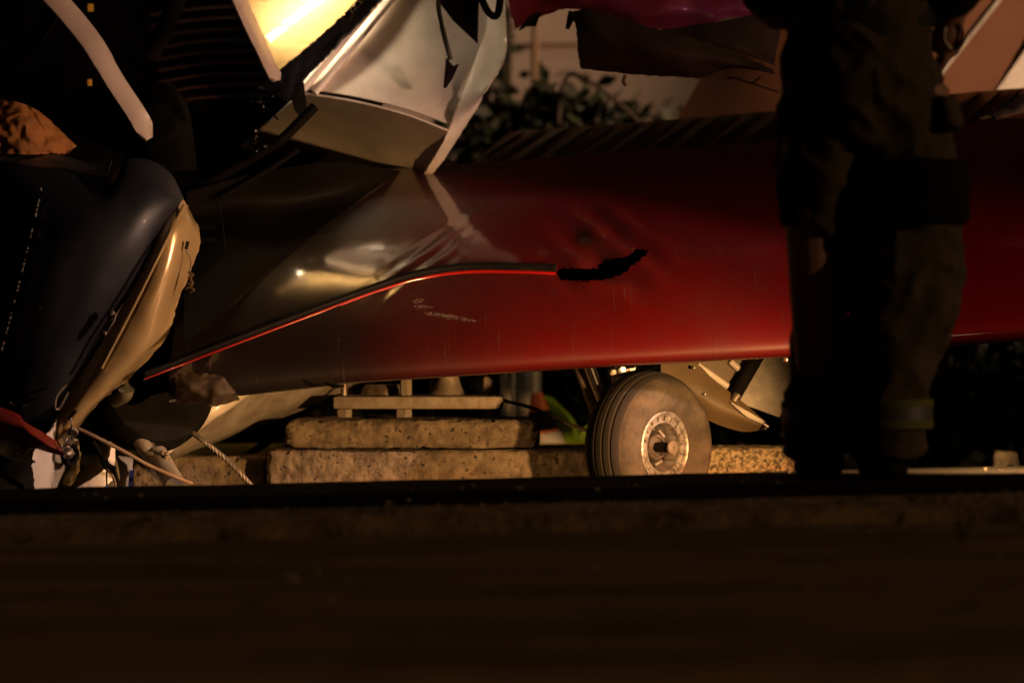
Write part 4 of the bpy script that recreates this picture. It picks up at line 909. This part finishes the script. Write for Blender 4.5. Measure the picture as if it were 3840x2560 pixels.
def remeshed(o, vox, sm=6, disp=0, dsz=.08):
    m = o.modifiers.new('r', 'REMESH'); m.mode = 'VOXEL'; m.voxel_size = vox; m.use_smooth_shade = True
    if sm: s = o.modifiers.new('s', 'SMOOTH'); s.iterations = sm; s.factor = .5
    if disp:
        tx = bpy.data.textures.new('folds', 'CLOUDS'); tx.noise_scale = dsz; tx.noise_depth = 2
        d = o.modifiers.new('d', 'DISPLACE'); d.texture = tx; d.strength = disp; d.mid_level = .5; d.texture_coords = 'LOCAL'
# body: one continuous surface
cx = P(3225, 0, YF).x; zt = gz
bm = bmesh.new()
def seg(pts, rs, n=14): tube_into(bm, curve(pts, n), [interp([(i/(len(rs)-1), r) for i, r in enumerate(rs)], k/n) for k in range(n+1)], 14)
Lh, Rh = Vector((cx-.10, YF, zt+.93)), Vector((cx+.12, YF, zt+.93))
Lf, Rf = P(3078, 1700, YF+.08), P(3320, 1700, YF-.04)
seg([Lh, (cx-.11, YF-.02, zt+.5), (Lf.x, YF+.08, zt+.09)], [.095, .065, .045])
seg([Rh, (cx+.12, YF-.06, zt+.5), (Rf.x, YF-.04, zt+.09)], [.095, .065, .045])
seg([(cx, YF, zt+.88), (cx, YF, zt+1.1), (cx, YF+.01, zt+1.35), (cx, YF, zt+1.5)], [.14, .135, .155, .10])
seg([(cx-.17, YF, zt+1.46), (cx, YF, zt+1.47), (cx+.17, YF, zt+1.46)], [.075, .09, .075])
seg([(cx, YF, zt+1.48), (cx, YF+.02, zt+1.62)], [.065, .06])
hd = rock((cx, YF+.03, zt+1.71), .001, 1); hd.free()
r = bmesh.ops.create_uvsphere(bm, u_segments=20, v_segments=14, radius=1)
for v in r['verts']: v.co = Vector((cx+v.co.x*.078, YF+.03+v.co.y*.098, zt+1.71+v.co.z*.12))
seg([(cx, YF+.12, zt+1.72), (cx, YF+.142, zt+1.69)], [.012, .018], 4)          # nose, face turned to the wreck
for s in (-1, 1): seg([(cx+s*.076, YF+.02, zt+1.735), (cx+s*.086, YF+.012, zt+1.70), (cx+s*.076, YF+.02, zt+1.67)], [.012, .016, .010], 4)
RH = P(3575, 160, YF+.02); RW = P(3565, 105, YF)
def arm(s, sh, el, wr, hand, fx):
    seg([sh, el, wr], [.062, .048, .032]); seg([wr, (Vector(wr)+Vector(hand))/2, hand], [.032, .040, .034], 6)
    d = (Vector(hand)-Vector(wr)).normalized()
    for k in range(4):
        b0 = Vector(hand)+Vector((0, -.036+.024*k, 0))-d*.01; ln = (.075, .085, .08, .062)[k]
        seg([b0, b0+d*ln*.55+Vector((fx*.006, 0, 0)), b0+d*ln+Vector((fx*.03, 0, 0))], [.0105, .0095, .008], 6)
    b0 = Vector(wr)+d*.03; seg([b0, b0+d*.03+Vector((0, .045, 0)), b0+d*.07+Vector((fx*.01, .058, 0))], [.014, .011, .009], 6)
arm(1, (cx+.20, YF, zt+1.44), (cx+.245, YF-.05, zt+1.22), RW+Vector((.0, 0, .02)), RW+Vector((-.012, .02, -.06)), -1)
arm(-1, (cx-.20, YF, zt+1.44), (cx-.22, YF+.02, zt+1.20), (cx-.16, YF+.20, zt+1.12), (cx-.12, YF+.27, zt+1.12), 1)
body = obj('body', bm, 'skin', per); remeshed(body, .008, 3)
bm = loft([ring(3222, 190, 262, 0, .165), ring(3225, 60, 262, 0, .165), ring(3225, -150, 265, 0, .17), ring(3225, -420, 300, 0, .165), ring(3225, -640, 290, 0, .15), ring(3225, -720, 120, 0, .09)])
def sleeve(pts, rs):
    tube_into(bm, curve(pts, 14), [interp([(i/(len(rs)-1), r) for i, r in enumerate(rs)], k/14) for k in range(15)], 14)
sleeve([(cx+.18, YF, zt+1.45), (cx+.25, YF-.05, zt+1.22), RW+Vector((-.02, 0, .05)), RW+Vector((-.02, .0, .012))], [.085, .068, .055, .05])
sleeve([(cx-.18, YF, zt+1.45), (cx-.23, YF+.02, zt+1.20), (cx-.17, YF+.18, zt+1.125)], [.085, .068, .05])
jk_ = obj('jacket', bm, 'coat', per); remeshed(jk_, .012, 5, .012)
bm = loft([ring(3077, 1712, 122, .08, .095), ring(3079, 1500, 118, .08, .09), ring(3085, 1250, 112, .06, .09), ring(3096, 1020, 100, .02, .09), ring(3098, 880, 108, .0, .10), ring(3080, 700, 150, 0, .115), ring(3085, 480, 160, 0, .13), ring(3110, 300, 170, 0, .15)])
loft([ring(3322, 1712, 142, -.04, .105), ring(3328, 1500, 146, -.04, .10), ring(3348, 1340, 172, -.05, .10), ring(3372, 1200, 200, -.06, .105), ring(3392, 1040, 212, -.06, .11), ring(3390, 880, 198, -.04, .11), ring(3375, 650, 205, -.01, .125), ring(3345, 450, 215, 0, .14), ring(3320, 300, 205, 0, .15)], bm)
loft([ring(3215, 560, 240, 0, .13), ring(3225, 400, 310, 0, .165), ring(3230, 260, 300, 0, .175), ring(3222, 130, 272, 0, .17), ring(3220, 20, 262, 0, .165)], bm)
tr = obj('trousers', bm, 'trouser', per); remeshed(tr, .008, 5, .030, .11)
tx2 = bpy.data.textures.new('creases', 'MUSGRAVE'); tx2.musgrave_type = 'RIDGED_MULTIFRACTAL'; tx2.noise_scale = .09
d2 = tr.modifiers.new('d2', 'DISPLACE'); d2.texture = tx2; d2.strength = .010; d2.mid_level = .6; d2.texture_coords = 'LOCAL'
bm = loft([ring(3415, 605, 215, -.03, .13), ring(3420, 640, 208, -.035, .135), ring(3425, 760, 203, -.04, .135), ring(3432, 845, 196, -.045, .13)]); po = obj('cargo_pocket', bm, 'pocket', tr); remeshed(po, .010, 3, .012)
bm = loft([ring(2965, 610, 46, .0, .09), ring(2962, 700, 54, 0, .10), ring(2968, 790, 52, 0, .10), ring(2985, 850, 58, 0, .09)]); po = obj('cargo_pocket', bm, 'pocket', tr); remeshed(po, .010, 3, .008)
bm = loft([ring(3520, 372, 58, -.03, .10), ring(3528, 430, 70, -.03, .105), ring(3540, 490, 74, -.03, .10)], None, 12); po = obj('pocket_flap', bm, 'trouser', tr); remeshed(po, .010, 2)
def band_ring(px, py0, py1, hw, dy, hd, m, g=.006):
    a = ring(px, py0, hw+g/SF, dy, hd+g, 40); b = ring(px, py1, hw+g/SF, dy, hd+g, 40)
    bm, V = grid_bm([a, b], True); thick(bm, -.003); return obj('reflective_band', bm, m, tr)
for (px, hw, dy, hd, o_) in [(3078, 116, .08, .088, 12), (3326, 142, -.04, .098, 0)]:
    band_ring(px, 1494+o_, 1520+o_, hw, dy, hd, 'lime', .012); band_ring(px, 1520+o_, 1572+o_, hw, dy, hd, 'silver', .011); band_ring(px, 1572+o_, 1602+o_, hw, dy, hd, 'lime', .012)
for (px, dy, s) in [(3078, .08, 1), (3322, -.04, 1)]:
    c = P(px, 0, YF+dy); bm = loft([[Vector((c.x+.055*math.cos(a), YF+dy+.062*math.sin(a), gz+h_)) for a in [2*math.pi*k/20 for k in range(20)]] for h_ in (.04, .1, .18)], None, 8)
    loft([[Vector((c.x+wd*math.cos(a), YF+dy+.07+ln*math.sin(a), gz+h_)) for a in [2*math.pi*k/20 for k in range(20)]] for h_, wd, ln in ((.002, .058, .15), (.03, .06, .152), (.06, .055, .14), (.09, .045, .11))], bm, 8)
    bo = obj('boot', bm, 'blackrub', per); remeshed(bo, .010, 3)
bm = bmesh.new(); bmesh.ops.create_uvsphere(bm, u_segments=24, v_segments=16, radius=1)
for v in bm.verts: v.co = Vector((cx+v.co.x*.086, YF+.015+v.co.y*.104, zt+1.728+v.co.z*.115))
bmesh.ops.delete(bm, geom=[v for v in bm.verts if v.co.z < zt+1.70 or (v.co.y > YF+.08 and v.co.z < zt+1.78)], context='VERTS'); obj('hair', bm, 'hair', per)
for s in (-1, 1): obj('eye', rock((cx+s*.03, YF+.122, zt+1.715), .011, 3, 1), 'pale', per)
obj('mouth', tube([(cx-.024, YF+.121, zt+1.645), (cx, YF+.126, zt+1.643), (cx+.024, YF+.121, zt+1.645)], .005, 8), 'redblade', per)
# steel link bracelet on the wrist
wc = P(3572, 138, YF-.02); bx = thing('q', '', '', (0, 0, 0)); bpy.data.objects.remove(bx)
br = obj('steel_bracelet', lathe([(.020, -.004), (.024, -.004), (.024, .004), (.020, .004), (.020, -.004)], wc, (.35, -.9, .1), 40), 'steel', per)
for v in br.data.vertices: v.co = Vector((v.co.x, v.co.y, wc.z+(v.co.z-wc.z)*1.35))
for k in range(18):
    a = -1.4+k*.17; p = wc+Vector((.0235*math.cos(a), -.006, .0315*math.sin(a)))
    obj('link', box_into(bmesh.new(), p-Vector((.0045, .004, .0022)), p+Vector((.0045, .004, .0022)), .0008, Matrix.Rotation(-a, 3, 'Y')), 'chrome', br, False)

# ------------------------------------------------------------------ lamps standing out of view, some added only as fill
def flood(name, lab, loc, target, watts, color, cone, blend=.5, size=.06, group=None, stand=True):
    loc, target = Vector(loc), Vector(target); t = thing(name, lab, 'lamp', (loc.x, loc.y, 0), group); lens = 'redlens' if 'red' in name else 'bluelens' if 'blue' in name else 'lamphot'; d = (target-loc).normalized()
    x, y_, z = frame(d)
    back = loc-d*.16
    obj('lamp_head', lathe([(0, -.12), (.05, -.12), (.07, -.08), (.095, 0), (.10, .01), (.094, .01), (.06, -.06), (0, -.07)], back, d, 28), 'steel', t)
    obj('lamp_lens', lathe([(0, .0), (.092, .0), (.092, -.004), (0, -.004)], back, d, 28), lens, t)
    if back.z > .25: obj('stand_pole', tube([(back.x-d.x*.1, back.y-d.y*.1, 0), back-d*.1], .016, 10), 'steel', t)
    for k in range(3):
        a = 2.1*k; b0 = Vector((back.x-d.x*.1, back.y-d.y*.1, min(.3, back.z*.8))); obj('stand_leg', tube([b0, (b0.x+.28*math.cos(a), b0.y+.28*math.sin(a), 0.006)], .010, 8), 'steel', t)
    l = bpy.data.lights.new(name+'_light', 'SPOT'); l.energy = watts; l.color = color; l.spot_size = R(cone); l.spot_blend = blend; l.shadow_soft_size = size
    lo = bpy.data.objects.new(name+'_light', l); COL.objects.link(lo); lo.parent = t; lo.location = loc-Vector(t.location); lo.rotation_euler = d.to_track_quat('-Z', 'Y').to_euler()
    return t
WARM = (1.0, .52, .18)
flood('ground_floodlight', 'low warm floodlight on a short tripod shining under the wing', (1.45, -2.02, .35), (-.06, .1, .03), 410, WARM, 48, .55, .03)
flood('mast_floodlight', 'tripod floodlight aimed across the wing at the torn cabin and white door', (3.2, -1.6, 1.25), (-1.10, .15, .80), 560, (1.0, .60, .41), 31, .4, .04)
flood('wall_floodlight', 'tripod floodlight aimed at the tail fin and the tan wall', (7.0, 1.0, 1.2), (.6, 3.9, 2.05), 2000, (1.0, .60, .36), 32, .6, .08)
flood('red_beacon', 'red emergency beacon lamp shining along the wing edge', (3.1, -2.3, 2.0), (1.15, -.2, .42), 170, (1.0, .03, .015), 36, .95, .05)
flood('blue_lens_fill', 'added magenta fill lamp with a blue lens tinting the torn cabin skin', (3.3, -2.4, 1.9), (.5, .7, 1.66), 34, (.75, .24, .45), 16, .8, .05)  # pinkish lamp put in to give the torn skin its purple light
flood('fill_lamp', 'small warm fill lamp added on the roadside to brighten the concrete blocks', (-2.3, -2.1, .40), (.06, .14, .14), 150, WARM, 7.5, .7, .02)  # extra fill put in to lift the wheel's shadow off the block
